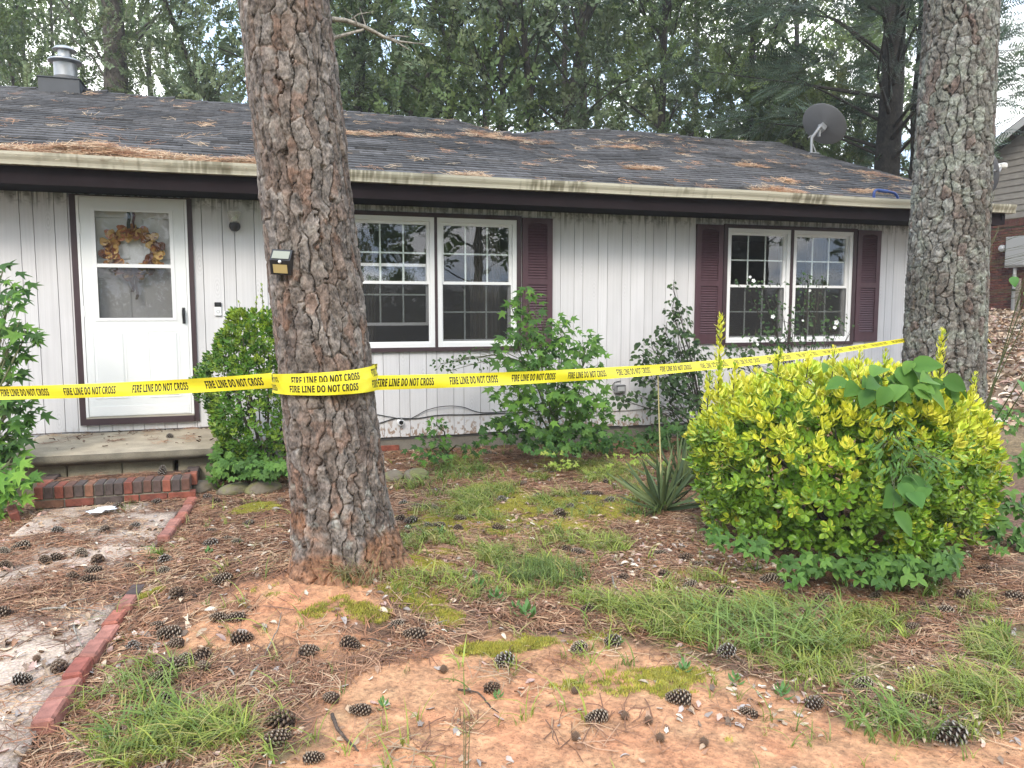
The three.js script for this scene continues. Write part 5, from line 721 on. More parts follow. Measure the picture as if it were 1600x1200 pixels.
// whorl of leaves round a shoot tip
function whorl(n, L, w, el0, el1, cm, ce, seed, prof = obov) { const g = new Geo(), r = rng(seed); for (let k = 0; k < n; k++) { const A = k * 2.4 + rr(-.25, .25, r), el = lerp(el0, el1, k / n), b = blade(L * rr(.75, 1.1, r) * (1 - .3 * k / n), prof(w), .22, rr(.15, .5, r), cm, ce, 4); g.add(b, new THREE.Matrix4().makeTranslation(0, .012 * k / n * 3, 0).multiply(new THREE.Matrix4().makeRotationY(A)).multiply(new THREE.Matrix4().makeRotationX(Math.PI / 2 - el))); } return g.build(); }
const one = (L, w, curl, cm, ce, prof = obov) => blade(L, prof(w), .2, curl, cm, ce, 4);
{
  // golden shrub: a mound of whorled shoots, yellow where young
  const t = thing('golden_shrub', 'big rounded shrub with glossy yellow and green leaves, front right', 'shrub', [3.43, gh(3.43, 4.08), 4.06]), o = t.position, r = rng(161);
  const gold = [1, .98, 1], pal = { gold: [[.58, .6, .045], [.66, .66, .08], [.46, .54, .045]], mid: [[.38, .46, .045], [.3, .41, .038], [.44, .5, .055]], green: [[.16, .3, .03], [.13, .25, .026], [.21, .35, .04]] };
  const geoW = { gold: [whorl(8, .05, .2, .5, 1.35, gold, [1.15, 1.12, 1.5], 1), whorl(7, .046, .21, .35, 1.2, gold, [1.1, 1.1, 1.4], 2)], mid: [whorl(7, .046, .25, .15, 1.0, [.5, .8, .55], [1.35, 1.2, 1.3], 3), whorl(6, .044, .26, .1, .8, [.45, .75, .5], [1.5, 1.25, 1.5], 4)], green: [whorl(7, .046, .27, .1, .9, [.85, .9, .9], [1.25, 1.15, 1.2], 5), whorl(6, .048, .27, .0, .7, [.9, .9, .9], [1.2, 1.1, 1.2], 6)] };
  const M2 = (c) => leafM(c, { roughness: .33, transmission: .18, specularIntensity: .8 });
  const list = []; const RX = .92, RZ2 = .78, H = 1.0, ca = Math.cos(.3), sa = Math.sin(.3);
  const surf = (A, v) => { // v 0 foot .. 1 top
    const prof = Math.sin(Math.PI * (.32 + .2 * v)) * Math.pow(clamp(1 - Math.pow(v, 5)), .5), lump = 1 + .16 * (fbm(Math.cos(A) * 2.2 + 5 + v, Math.sin(A) * 2.2 + v * 2.5, 231, 3) - .5) * 2, x = Math.cos(A) * RX * prof * lump, z = Math.sin(A) * RZ2 * prof * lump; return V(x * ca - z * sa, .08 + H * v * (1 + .1 * (fbm(Math.cos(A) * 3, Math.sin(A) * 3 + 7, 232, 2) - .5) - (x > .55 ? .3 * (x - .55) * v : 0)), x * sa + z * ca); };
  const shoot = (p, n, s, force) => { const y = p.y, f = force ?? (y > .76 ? .93 : y > .54 ? .5 : .02) + .9 * (fbm(p.x * 3 + 9, p.z * 3 + y * 3, 233, 2) - .5) * (y > .55 ? .6 : .9) + (p.x > .5 && y > .25 ? .25 : 0), q = r(), kind = q < f ? (y > .5 || r() > .6 ? 'gold' : 'mid') : q < f + .3 ? 'mid' : 'green'; list.push({ p: p.clone(), kind, g: Math.floor(r() * 2), m: mtx(p, n, r() * 6.28, s), c: pal[kind][Math.floor(r() * 3)] }); };
  for (let k = 0; k < 3700; k++) { const A = r() * 6.283, v = 1 - Math.pow(r(), 1.25), p = surf(A, v), e = .02, pa = surf(A + e, v), pv = surf(A, Math.min(1, v + e)); let n = pa.sub(p).cross(pv.sub(p)).normalize(); if (n.dot(V(p.x, .2, p.z)) < 0) n.negate(); if (fbm(p.x * 4.5 + 20, p.y * 4.5 + p.z * 3, 236, 3) < .4 && r() < .5) continue; const dp = Math.pow(r(), 1.7) * .24; p.addScaledVector(n, -dp + .02); n.lerp(UPV, rr(.2, .65, r)).add(V(rr(-.35, .35, r), rr(-.1, .25, r), rr(-.35, .35, r))).normalize(); shoot(p, n, rr(.95, 1.5, r)); }
  // interior leaves and shoots standing proud of the mound
  for (let k = 0; k < 900; k++) { const A = r() * 6.283, p = surf(A, r() * .9).multiply(V(.72, .95, .72)); shoot(p, V(Math.cos(A), .8, Math.sin(A)), 1.5, -.6); }
  const br = new Geo(); for (let k = 0; k < 26; k++) { const A = r() * 6.28, p = surf(A, rr(.3, .95, r)); br.tube([V(rr(-.1, .1, r), 0, rr(-.1, .1, r)), V(p.x * .4, p.y * .5, p.z * .4), p.clone().multiplyScalar(.92)], [.012, .008, .004], 5); }
  const tall = (px, py0, py1, d, n) => { const a = atDepth(px, py0, d).sub(o), b = atDepth(px + 4, py1, d).sub(o); br.tube([a, b], [.004, .002], 5); for (let k = 0; k < n; k++) { const p = a.clone().lerp(b, k / (n - 1)); shoot(p, V(rr(-.2, .2, r), 1, rr(-.2, .2, r)), lerp(1.15, .8, k / n) * (k === n - 1 ? .7 : 1), .9); } };
  tall(1122, 620, 498, 4.3, 11); tall(1105, 640, 590, 4.3, 5); tall(1145, 620, 575, 4.3, 5); tall(1214, 590, 553, 4.3, 5); tall(1468, 590, 520, 4.4, 9); tall(1519, 640, 588, 4.6, 5); tall(1300, 590, 548, 4.5, 4); tall(1380, 590, 553, 4.5, 4); tall(1260, 590, 556, 4.5, 4); tall(1575, 760, 735, 4.7, 4); tall(1340, 590, 553, 4.4, 4);
  put('branch', br.build(), M.woodGrey, t);
  // the nearest leaves one by one, the rest together
  const ds = (q) => q.p.clone().add(o).distanceTo(EYEP), near = list.filter((q) => q.p.clone().add(o).sub(EYEP).dot(V(q.p.x, q.p.y - .3, q.p.z)) < 0).sort((a, b) => ds(a) - ds(b)).slice(0, 42), ns = new Set(near);
  const single = {}; for (const k of ['gold', 'mid', 'green']) single[k] = [one(.048, k === 'gold' ? .2 : .26, .3, k === 'gold' ? gold : k === 'mid' ? [.48, .78, .52] : [.87, .9, .9], k === 'gold' ? [1.12, 1.1, 1.4] : k === 'mid' ? [1.4, 1.2, 1.4] : [1.22, 1.12, 1.2]), one(.042, .25, .45, k === 'mid' ? [.5, .8, .55] : [.9, .95, .9], [1.25, 1.15, 1.3])];
  const mats = {}; for (const k in pal) mats[k] = pal[k].map(M2);
  for (const q of near) for (let k = 0; k < 7; k++) { const m = put('leaf', single[q.kind][k % 2], mats[q.kind][Math.floor(r() * 3)], t); q.m.clone().multiply(new THREE.Matrix4().makeTranslation(0, .012 * k * .4, 0)).multiply(new THREE.Matrix4().makeRotationY(k * 2.4 + r())).multiply(new THREE.Matrix4().makeRotationX(Math.PI / 2 - lerp(.1, 1.1, k / 7))).decompose(m.position, m.quaternion, m.scale); }
  const wm = M2([1, 1, 1]); for (const kind in geoW) for (const g of [0, 1]) { const L = list.filter((q) => !ns.has(q) && q.kind === kind && q.g === g); inst('foliage', geoW[kind][g], wm, L.map((q) => q.m), L.map((q) => tint(q.c, .22, r)), t); }
}
{
  // evergreen shrub between the porch and the near pine
  const t = thing('evergreen_shrub', 'upright green shrub with pale new shoots between the porch and the near pine', 'shrub', [.0, gh(0, .9), .9]), o = t.position, r = rng(171), list = [[], []], cols = [[], []];
  const W = [whorl(7, .042, .26, .1, 1.0, [.85, .9, .85], [1.2, 1.15, 1.1], 11), whorl(8, .036, .24, .5, 1.3, [1, 1, 1], [1.15, 1.1, 1], 12)];
  const add = (p, n, young, s) => { const k = young ? 1 : 0; list[k].push(mtx(p, n, r() * 6, s)); cols[k].push(tint(young ? [.3, .42, .05] : [[.06, .15, .02], [.09, .2, .025], [.12, .24, .03], [.2, .3, .04]][Math.floor(r() * 4)], .25, r)); };
  for (let k = 0; k < 2100; k++) { const A = r() * 6.283, v = Math.pow(r(), .9), R = .5 * Math.pow(Math.sin(Math.PI * (.22 + .68 * v)), .8) * (1 + .3 * (fbm(Math.cos(A) * 2 + 3, v * 5, 241, 2) - .5) * 2), y = .03 + 1.42 * v, p = V(Math.cos(A) * R * (.75 + .25 * r()), y, Math.sin(A) * R * (.75 + .25 * r())); add(p, V(Math.cos(A), .9, Math.sin(A)).add(V(rr(-.4, .4, r), 0, rr(-.4, .4, r))), r() < .1 + .55 * sst(v, .7, .95), rr(1, 1.5, r)); }
  const br = new Geo(); for (const [px, py0, py1] of [[412, 520, 448], [398, 540, 468], [378, 560, 475], [362, 590, 512], [350, 600, 528], [372, 540, 500]]) { const a = atDepth(px, py0, 6.95).sub(o), b = atDepth(px + rr(-4, 4, r), py1, 6.95).sub(o); br.tube([a.clone().multiply(V(.6, .4, .6)), a, b], [.006, .004, .002], 5); for (let k = 0; k < 9; k++) add(a.clone().lerp(b, k / 8), V(rr(-.5, .5, r), 1, rr(-.5, .5, r)), k > 2, lerp(1.05, .7, k / 9)); }
  for (const [px, py] of [[349, 676], [352, 690], [346, 705], [350, 718], [358, 730], [344, 728], [352, 660]]) for (let k = 0; k < 3; k++) add(atDepth(px + rr(-5, 5, r), py + rr(-6, 6, r), 6.6).sub(o), V(rr(-.5, .5, r), 1, rr(-.2, .8, r)), py < 690, .9);
  for (let k = 0; k < 9; k++) { const A = k * .7; br.tube([V(0, 0, 0), V(Math.cos(A) * .2, .6, Math.sin(A) * .2), V(Math.cos(A) * .3, 1.25, Math.sin(A) * .3)], [.014, .01, .004], 5); }
  put('branch', br.build(), M.woodGrey, t); [0, 1].forEach((k) => inst('foliage', W[k], leafM([1, 1, 1], { roughness: .4, transmission: .2, specularIntensity: .8 }), list[k], cols[k], t));
}
// leafy saplings: stems from the foot, a leaf facing light on a short stalk at every point given
function sapling(name, label, cat, foot, blobs, geo, pal, n, seed, o = {}) {
  const t = thing(name, label, cat, foot.toArray()), r = rng(seed), g = new Geo(), mats = [], f = foot;
  const total = blobs.reduce((s, b) => s + b[3] * b[4], 0);
  blobs.forEach(([px, py, d, rx, ry, sz = 1]) => {
    const c = atDepth(px, py, d), k = d / FPX, X = rx * k, Y = ry * k, mid = f.clone().lerp(c, .55).add(V(rr(-.05, .05, r), .06, rr(-.05, .05, r)));
    if (!o.noStem) g.tube([f, mid, c, c.clone().add(V(rr(-.3, .3, r) * X, Y * .8, 0))].map((q) => q.clone().sub(f)), [.011, .008, .005, .002].map((q) => q * (o.thick || 1)), 5);
    const m = Math.round(n * rx * ry / total); for (let q = 0; q < m; q++) { const A = r() * 6.283, R = Math.pow(r(), .45), p = c.clone().addScaledVector(RT, Math.cos(A) * R * X).add(V(0, Math.sin(A) * R * Y, 0)).addScaledVector(FW, rr(-1, 1, r) * Math.min(X, .32)); if (p.z < (o.zmin ?? .05)) p.z = (o.zmin ?? .05) + r() * .05; if (p.y < gh(p.x, p.z) + .02) p.y = gh(p.x, p.z) + .02 + .04 * r();
      const n2 = V(rr(-.7, .7, r), rr(.35, 1, r), rr(.1, 1, r)).normalize(), dn = V(Math.cos(A) + rr(-.6, .6, r), rr(-.9, -.1, r), rr(-.2, .9, r)); dn.addScaledVector(n2, -dn.dot(n2)).normalize(); const x = dn.clone().cross(n2), s = rr(.65, 1.15, r) * sz * (o.size || 1); mats.push(new THREE.Matrix4().makeBasis(x.multiplyScalar(s), dn.multiplyScalar(s), n2.multiplyScalar(s)).setPosition(p));
      if (!o.noStem && q % 5 === 0) { const e = p.clone().sub(f), h = mid.clone().lerp(c, r()).sub(f); g.tube([h, h.clone().lerp(e, .5).add(V(0, .02, 0)), e], [.003, .002, .0012], 4, null, false); } }
  });
  if (g.n) put('stem', g.build(), o.stem || M.stem, t); leaves(t, geo, pal, mats, 'leaf', o.parts ?? 0, o.mat || { roughness: .6, transmission: .38, specularIntensity: .4 });
  return t;
}
const PM = [[.095, .2, .03], [.065, .145, .025], [.15, .28, .038], [.05, .11, .02], [.115, .23, .034]], PD = [[.045, .085, .03], [.06, .11, .035], [.035, .07, .025], [.075, .13, .04]], PV = [[.06, .12, .03], [.08, .16, .035], [.05, .1, .03]];
sapling('maple_sapling', 'bushy light green maple sapling in front of the middle window and shutter', 'sapling', V(2.95, gh(2.95, .4), .4), [[826, 478, 7.55, 20, 30], [848, 515, 7.5, 46, 32], [810, 545, 7.4, 42, 40], [880, 545, 7.5, 46, 42], [915, 560, 7.4, 34, 36], [850, 590, 7.3, 60, 42], [805, 610, 7.3, 40, 26], [905, 610, 7.3, 46, 42], [860, 640, 7.3, 62, 36], [800, 650, 7.4, 26, 20, .9], [925, 645, 7.3, 30, 30], [800, 482, 7.5, 14, 12]], mapleG, PM, 860, 181, { parts: 280, size: 1.12 });
sapling('maple_sapling', 'small dark maple sapling against the foundation just right of the near pine', 'sapling', V(1.75, gh(1.75, .35), .35), [[682, 664, 7.3, 12, 16, .7], [680, 688, 7.25, 24, 18, .8], [668, 705, 7.1, 32, 14, .8], [690, 712, 7.0, 24, 10, .75], [738, 702, 7.2, 26, 9, .7]], mapleG, [[.06, .14, .025], [.045, .1, .02], [.12, .25, .035], [.1, .2, .03]], 110, 182, { parts: 110 });
sapling('sweetgum_sapling', 'sweetgum sapling with star shaped leaves at the left edge beside the porch', 'sapling', V(-2.25, 0, 1.2), [[4, 425, 6.1, 18, 14], [20, 445, 6.1, 22, 10], [14, 470, 6.0, 22, 16], [26, 512, 6.0, 24, 14, 1.05], [40, 525, 5.95, 14, 16], [12, 545, 6, 24, 18], [20, 580, 6, 14, 14], [14, 640, 6, 32, 24], [10, 680, 6, 34, 24], [24, 625, 6, 24, 14], [8, 705, 5.9, 16, 14], [-30, 560, 6.1, 26, 80], [-30, 690, 6, 30, 60]], sweetG, [[.07, .15, .03], [.05, .11, .025], [.1, .22, .035], [.06, .13, .03], [.14, .27, .04]], 420, 183, { parts: 220, size: 1.08 });
sapling('sweetgum_seedling', 'young pale green sweetgum leaves beside the left end of the brick step', 'sapling', V(-1.95, -.01, 1.75), [[14, 722, 5.6, 24, 10], [30, 745, 5.55, 22, 14, 1.15], [8, 755, 5.5, 18, 12, 1.1], [20, 775, 5.5, 14, 10], [6, 790, 5.6, 14, 14]], sweetG, [[.22, .38, .05], [.16, .32, .045], [.1, .22, .035]], 64, 184, { parts: 64 });
const roseG = one(.05, .33, .25, [.85, .9, .85], [1.15, 1.1, 1.1], ovate);
sapling('flowering_shrub', 'dark leaved upright shrub left of the right hand window, without flowers', 'shrub', V(4.72, gh(4.72, .42), .42), [[1052, 450, 8.45, 6, 16, .8], [1050, 485, 8.45, 12, 20], [1064, 500, 8.5, 14, 26], [1040, 520, 8.45, 12, 20], [1020, 545, 8.4, 26, 22], [1060, 540, 8.4, 26, 30], [1085, 560, 8.5, 22, 26], [1005, 560, 8.4, 20, 10], [1040, 580, 8.35, 40, 26], [1075, 600, 8.35, 34, 30], [1045, 630, 8.3, 34, 34], [1090, 640, 8.3, 20, 34], [1000, 617, 8.35, 26, 8], [972, 625, 8.3, 16, 7, 1.3], [1010, 590, 8.4, 20, 14]], roseG, PD, 1000, 185, { parts: 200, size: 1.25, thick: .8, stem: M.woodGrey });
{
  const t = sapling('flowering_shrub', 'thin dark leaved shrub with white blossoms in front of the right hand window', 'shrub', V(5.75, gh(5.75, .75), .75), [[1190, 445, 8.3, 30, 8, .9], [1165, 440, 8.3, 16, 8], [1262, 432, 8.3, 8, 14, 1.1], [1258, 448, 8.3, 12, 12], [1262, 480, 8.3, 16, 24, .8], [1200, 475, 8.3, 26, 16, .85], [1225, 500, 8.3, 36, 24], [1215, 530, 8.25, 46, 20], [1180, 520, 8.25, 18, 14], [1300, 510, 8.3, 22, 20, .9], [1312, 500, 8.35, 10, 10], [1336, 507, 8.35, 5, 6], [1165, 545, 8.2, 30, 12, 1.1], [1230, 548, 8.2, 40, 14], [1275, 530, 8.3, 26, 12], [1155, 560, 8.1, 24, 20, 1.2], [1210, 570, 8.1, 40, 14], [1280, 460, 8.3, 20, 30, .6]], roseG, PD, 560, 186, { parts: 180, thick: .6, stem: M.woodGrey });
  const fg = (() => { const g = new Geo(); for (let k = 0; k < 5; k++) g.add(blade(.034, ovate(.48), .1, -.3, [1, 1, 1], [1, 1, 1], 3), new THREE.Matrix4().makeRotationY(k * 1.2566).multiply(new THREE.Matrix4().makeRotationX(.9))); g.lathe([[.004, 0], [.003, .014], [0, .016]], 6, [0, 0, 0], [.9, .8, .35]); return g.build(); })();
  const fm = leafM([.82, .82, .79], { transmission: .25 }); [[1177, 439, 1], [1266, 454, .7], [1208, 495, 1], [1308, 504, 1.25], [1254, 501, .55], [1183, 538, .8], [1172, 433, .7], [1304, 512, .9]].forEach(([x, y, s]) => { const m = put('blossom', fg, fm, t); m.position.copy(atDepth(x, y, 8.05).sub(t.position)); m.scale.setScalar(s * .72); m.rotation.set(1.2, 0, x % 7 * .2); });
}
sapling('climbing_vine', 'small leaved vine reaching left below the sill of the middle window', 'vine', V(2.7, .9, .12), [[688, 568, 7.7, 14, 10, .8], [712, 562, 7.7, 14, 9, .8], [735, 560, 7.7, 12, 12, .8], [745, 545, 7.7, 4, 4, .7], [700, 580, 7.7, 10, 5, .8], [755, 568, 7.7, 12, 10]], roseG, PV, 74, 187, { parts: 74, thick: .5 });
const creepG = (() => { const g = new Geo(); for (let k = 0; k < 5; k++) g.add(blade(.06, ovate(.3), .14, .25, [.85, .9, .85], [1.12, 1.1, 1], 4), new THREE.Matrix4().makeRotationZ((k - 2) * .85)); return g.build(); })();
const trioG = (() => { const g = new Geo(); for (let k = 0; k < 3; k++) g.add(blade(.066, ovate(.28), .12, .25, [.85, .9, .85], [1.12, 1.1, 1], 4), new THREE.Matrix4().makeRotationZ((k - 1) * 1.5)); return g.build(); })();
const PC = [[.09, .19, .04], [.12, .24, .045], [.07, .15, .032], [.15, .28, .055]];
sapling('creeper', 'low five fingered creeper under the evergreen shrub by the porch', 'creeper', V(-.05, 0, 1.1), [[355, 722, 6.5, 26, 16], [385, 728, 6.4, 34, 16], [420, 730, 6.4, 34, 14], [370, 700, 6.6, 24, 14], [440, 735, 6.3, 20, 10], [340, 745, 6.4, 16, 6, .8]], creepG, PC, 150, 188, { parts: 150, noStem: true });
sapling('creeper', 'dark creeper covering the foundation under the maple sapling', 'creeper', V(2.9, 0, .5), [[790, 668, 7.4, 40, 14], [840, 685, 7.2, 60, 16], [900, 680, 7.2, 50, 20], [870, 700, 7.0, 50, 10, .9], [935, 685, 7.2, 26, 16], [760, 690, 7.3, 20, 8, .8]], creepG, [[.05, .12, .025], [.07, .16, .03], [.04, .09, .02], [.1, .2, .035]], 230, 189, { parts: 120, noStem: true });
sapling('creeper', 'creeper leaves along the wall below the flowerless dark shrub', 'creeper', V(4.5, 0, .5), [[1005, 680, 8.1, 40, 14], [1050, 680, 8.0, 40, 18], [1010, 695, 7.8, 34, 8, .9], [960, 690, 7.8, 22, 10], [985, 655, 8.3, 14, 4, .8], [1085, 680, 7.9, 20, 26]], trioG, [[.05, .12, .025], [.07, .15, .03], [.04, .09, .02]], 170, 190, { parts: 90, noStem: true });
sapling('ground_weed', 'three leaved green weeds along the front foot of the golden shrub', 'weed', V(3.2, 0, 4.7), [[1120, 835, 4.5, 16, 12], [1150, 850, 4.3, 34, 10], [1185, 855, 4.25, 26, 12], [1250, 880, 4.2, 34, 14], [1290, 885, 4.15, 34, 14, 1.1], [1340, 880, 4.15, 34, 18, 1.1], [1390, 885, 4.15, 40, 20, 1.1], [1440, 880, 4.2, 40, 18, 1.1], [1480, 868, 4.3, 34, 16, 1.1], [1240, 905, 4.05, 20, 7], [1360, 905, 4.05, 30, 8], [1470, 895, 4.1, 20, 8], [1550, 855, 4.5, 16, 8, .9]], trioG, PC, 250, 191, { parts: 200, noStem: true, size: .82 });
const bigG = blade(.15, ovate(.36), .14, .3, [.85, .92, .85], [1.1, 1.08, 1], 6);
sapling('broadleaf_weed', 'big heart leaved weed growing out of the top right of the golden shrub', 'weed', V(3.9, .6, 4.1), [[1345, 598, 4.4, 18, 8], [1370, 592, 4.4, 22, 8], [1400, 580, 4.4, 24, 10], [1425, 570, 4.4, 22, 10], [1450, 595, 4.35, 26, 10], [1400, 605, 4.3, 40, 10], [1375, 610, 4.35, 24, 6], [1475, 600, 4.4, 16, 8], [1290, 572, 4.6, 20, 4, .8], [1190, 580, 4.7, 14, 5, .7]], bigG, [[.1, .22, .04], [.08, .18, .035], [.14, .27, .05]], 46, 192, { parts: 46, thick: .7, mat: { roughness: .7, transmission: .4, specularIntensity: .3 } });
sapling('broadleaf_weed', 'cluster of four large green leaves hanging from the middle of the golden shrub', 'weed', V(3.6, .6, 4.3), [[1395, 758, 3.95, 24, 8], [1420, 770, 3.93, 18, 10], [1445, 765, 3.97, 12, 8], [1395, 790, 3.9, 10, 10]], bigG, [[.08, .19, .035], [.1, .22, .04]], 7, 193, { parts: 7, thick: .6 });
const willowG = blade(.075, ovate(.1), .1, .35, [.9, .95, .9], [1.1, 1.05, 1], 4);
sapling('narrow_leaf_weed', 'narrow leaved weed sprawling across the face of the golden shrub', 'weed', V(3.7, .6, 4.2), [[1395, 645, 4.1, 22, 16], [1400, 690, 4.0, 30, 20], [1440, 715, 3.95, 36, 18], [1465, 730, 3.97, 24, 18], [1410, 735, 3.95, 26, 20], [1380, 700, 4.0, 18, 26]], willowG, [[.1, .22, .04], [.07, .16, .03], [.14, .27, .06]], 130, 194, { parts: 60, thick: .5 });
sapling('ground_weed', 'tangle of green weeds right of the golden shrub at the picture edge', 'weed', V(5.4, 0, 3.2), [[1560, 640, 6.2, 20, 12, .8], [1580, 660, 6.0, 26, 16, .8], [1550, 690, 5.6, 16, 18, .8], [1590, 790, 5.0, 16, 22, 1], [1575, 830, 4.8, 24, 16], [1560, 800, 4.9, 12, 20], [1598, 850, 4.7, 12, 12], [1600, 720, 5.4, 14, 20]], trioG, PC, 110, 195, { parts: 110, noStem: true });
sapling('leafy_weed', 'large leaf tips of a weed poking in at the right edge of the picture', 'weed', V(4.6, .1, 3.9), [[1602, 428, 4.6, 16, 8, 1], [1606, 452, 4.6, 16, 8], [1600, 504, 4.6, 14, 6], [1598, 585, 4.6, 10, 5], [1604, 600, 4.6, 16, 8]], bigG, [[.1, .24, .06], [.13, .28, .07]], 15, 196, { parts: 15, size: .7, thick: .5 });
sapling('pale_shrub', 'pale leaved shrub peeping out right of the grey pine trunk', 'shrub', V(11.3, gh(11.3, -3), -3), [[1552, 310, 14, 12, 14], [1555, 372, 14, 14, 22], [1548, 405, 14, 10, 26], [1560, 360, 14, 10, 10], [1530, 350, 14.3, 20, 60], [1530, 440, 14.3, 20, 30]], mapleG, [[.16, .26, .08], [.22, .32, .12], [.1, .18, .05]], 170, 197, { parts: 40, size: 1.3 });
sapling('oxalis', 'yellow green clover patch in the grass between the maple and the yucca', 'weed', V(3.9, 0, 1.6), [[965, 712, 6.9, 18, 3], [985, 722, 6.8, 18, 4], [1000, 712, 6.9, 16, 3], [955, 728, 6.7, 12, 3], [880, 725, 6.6, 30, 6], [860, 708, 6.8, 20, 4], [1030, 725, 6.9, 14, 4]], trioG, [[.3, .4, .06], [.24, .34, .05], [.38, .44, .1]], 120, 198, { parts: 0, noStem: true, size: .38 });
// yuccas
function yucca(label, foot, n, L, seed, stalk) {
  const t = thing('yucca', label, 'yucca', foot.toArray()), r = rng(seed), gs = [0, 1, 2].map((k) => blade(1, (q) => .03 * Math.pow(Math.sin(Math.PI * clamp(.22 + .78 * q)), .7), .35, .02 + .1 * k, [.9, .95, .95], [1.1, 1.08, 1], 5)), pal = [[.09, .13, .06], [.12, .165, .075], [.075, .11, .055], [.15, .19, .08]].map((c) => leafM(c, { roughness: .45, transmission: .12 }));
  for (let k = 0; k < n; k++) { const A = k * 2.4 + rr(-.2, .2, r), el = lerp(.08, 1.45, Math.pow(k / n, .8)), d = V(Math.cos(A) * Math.cos(el), Math.sin(el), Math.sin(A) * Math.cos(el)), m = put('blade', gs[k % 3], pal[Math.floor(r() * 4)], t), l = L * rr(.75, 1.1, r); mtx(V(d.x * .02, .02, d.z * .02), d, r() * 6, V(l * 1.05, l, l)).decompose(m.position, m.quaternion, m.scale); }
  if (stalk) put('flower_stalk', new Geo().tube(stalk.map(([x, y, d]) => atDepth(x, y, d).sub(foot)), [.006, .006, .004], 6).build(), std([.42, .36, .16]), t);
}
yucca('spiky green yucca in the grass left of the golden shrub, the nearer one', onGround(1036, 800), 44, .46, 211, [[1033, 745, 5.9], [1030, 660, 6.1], [1028, 588, 6.1]]);
yucca('spiky yucca tight against the left flank of the golden shrub', onGround(1066, 762), 40, .52, 212);
// rosette weeds in the yard
{
  const r = rng(221), rosG = whorl(9, .055, .2, .15, .7, [.9, .95, .9], [1.1, 1.1, 1], 31), proto = leafM([.12, .24, .07], { roughness: .6 }), p2 = leafM([.2, .33, .08], {});
  [[745, 925, 1.3, 'flat leafed rosette weed in the grass right of the pine base'], [775, 940, 1.3, 'second rosette weed right of the pine base'], [822, 968, 1.5, 'broad leafed rosette weed above the mossy rim of the clay'], [806, 955, 1.0, 'small rosette weed just above the broad one by the clay rim'], [1068, 1052, 1.0, 'grey green rosette weed on the brown needles in mid yard'], [600, 1108, .75, 'tiny rosette weed on the left part of the clay'], [1150, 1070, .9, 'rosette weed in the lower right litter'], [1222, 1090, 1.1, 'rosette weed left of the two bottom right cones'], [778, 1092, .6, 'seedling touching the pine cone on the clay'], [970, 1008, .6, 'seedling beside a pine cone at the upper right rim of the clay'], [345, 768, 1.5, 'pale green leafy seedling in front of the border stones by the step'], [325, 868, .9, 'blue green rosette weed left of the pine between cones'], [1040, 800, 1.6, 'pale green lobed seedling in front of the nearer yucca'], [690, 838, 1.1, 'grey rosette weed right of the pine root'], [20, 800, 1.2, 'pale weed by the loose brick at the left edge'], [640, 830, .8, 'small green weed at the right root of the pine']].forEach(([x, y, s, l], k) => { const p = onGround(x, y), t = thing('rosette_weed', l, 'weed', p.toArray()); const m = put('leaves', rosG, k === 10 || k === 12 ? p2 : proto, t); m.scale.setScalar(s); m.rotation.set(rr(-.1, .1, r), r() * 6, 0); });
  const yl = leafM([.7, .62, .05], {}); [[1311, 915, 'small yellow three leafed sprig left of two in front of the golden shrub'], [1349, 920, 'small yellow three leafed sprig right of two in front of the golden shrub']].forEach(([x, y, l]) => { const p = onGround(x, y), t = thing('yellow_sprig', l, 'sprig', [p.x, p.y + .05, p.z]); const m = put('leaves', trioG, yl, t); m.scale.setScalar(.6); m.rotation.set(-.9, .3, .2); put('stalk', new Geo().tube([V(0, -.05, 0), V(0, 0, 0)], .0015, 5).build(), M.stem, t); });
  const st = new Geo(), b = onGround(727, 1205); [[0, 0, .22], [.008, .003, .17], [-.006, .004, .2]].forEach(([x, z, h], k) => st.tube([V(x, 0, z), V(x * 1.3 + .003, h * .6, z), V(x * 2 + .006 * (k - 1), h, z)], [.0018, .0015, .0008], 5)); const so = put('weed_stalk', st.build(), M.stem, scene); so.position.copy(b); tag(so, 'thin green leafless weed stalk standing on the clay at the bottom', 'weed');
}
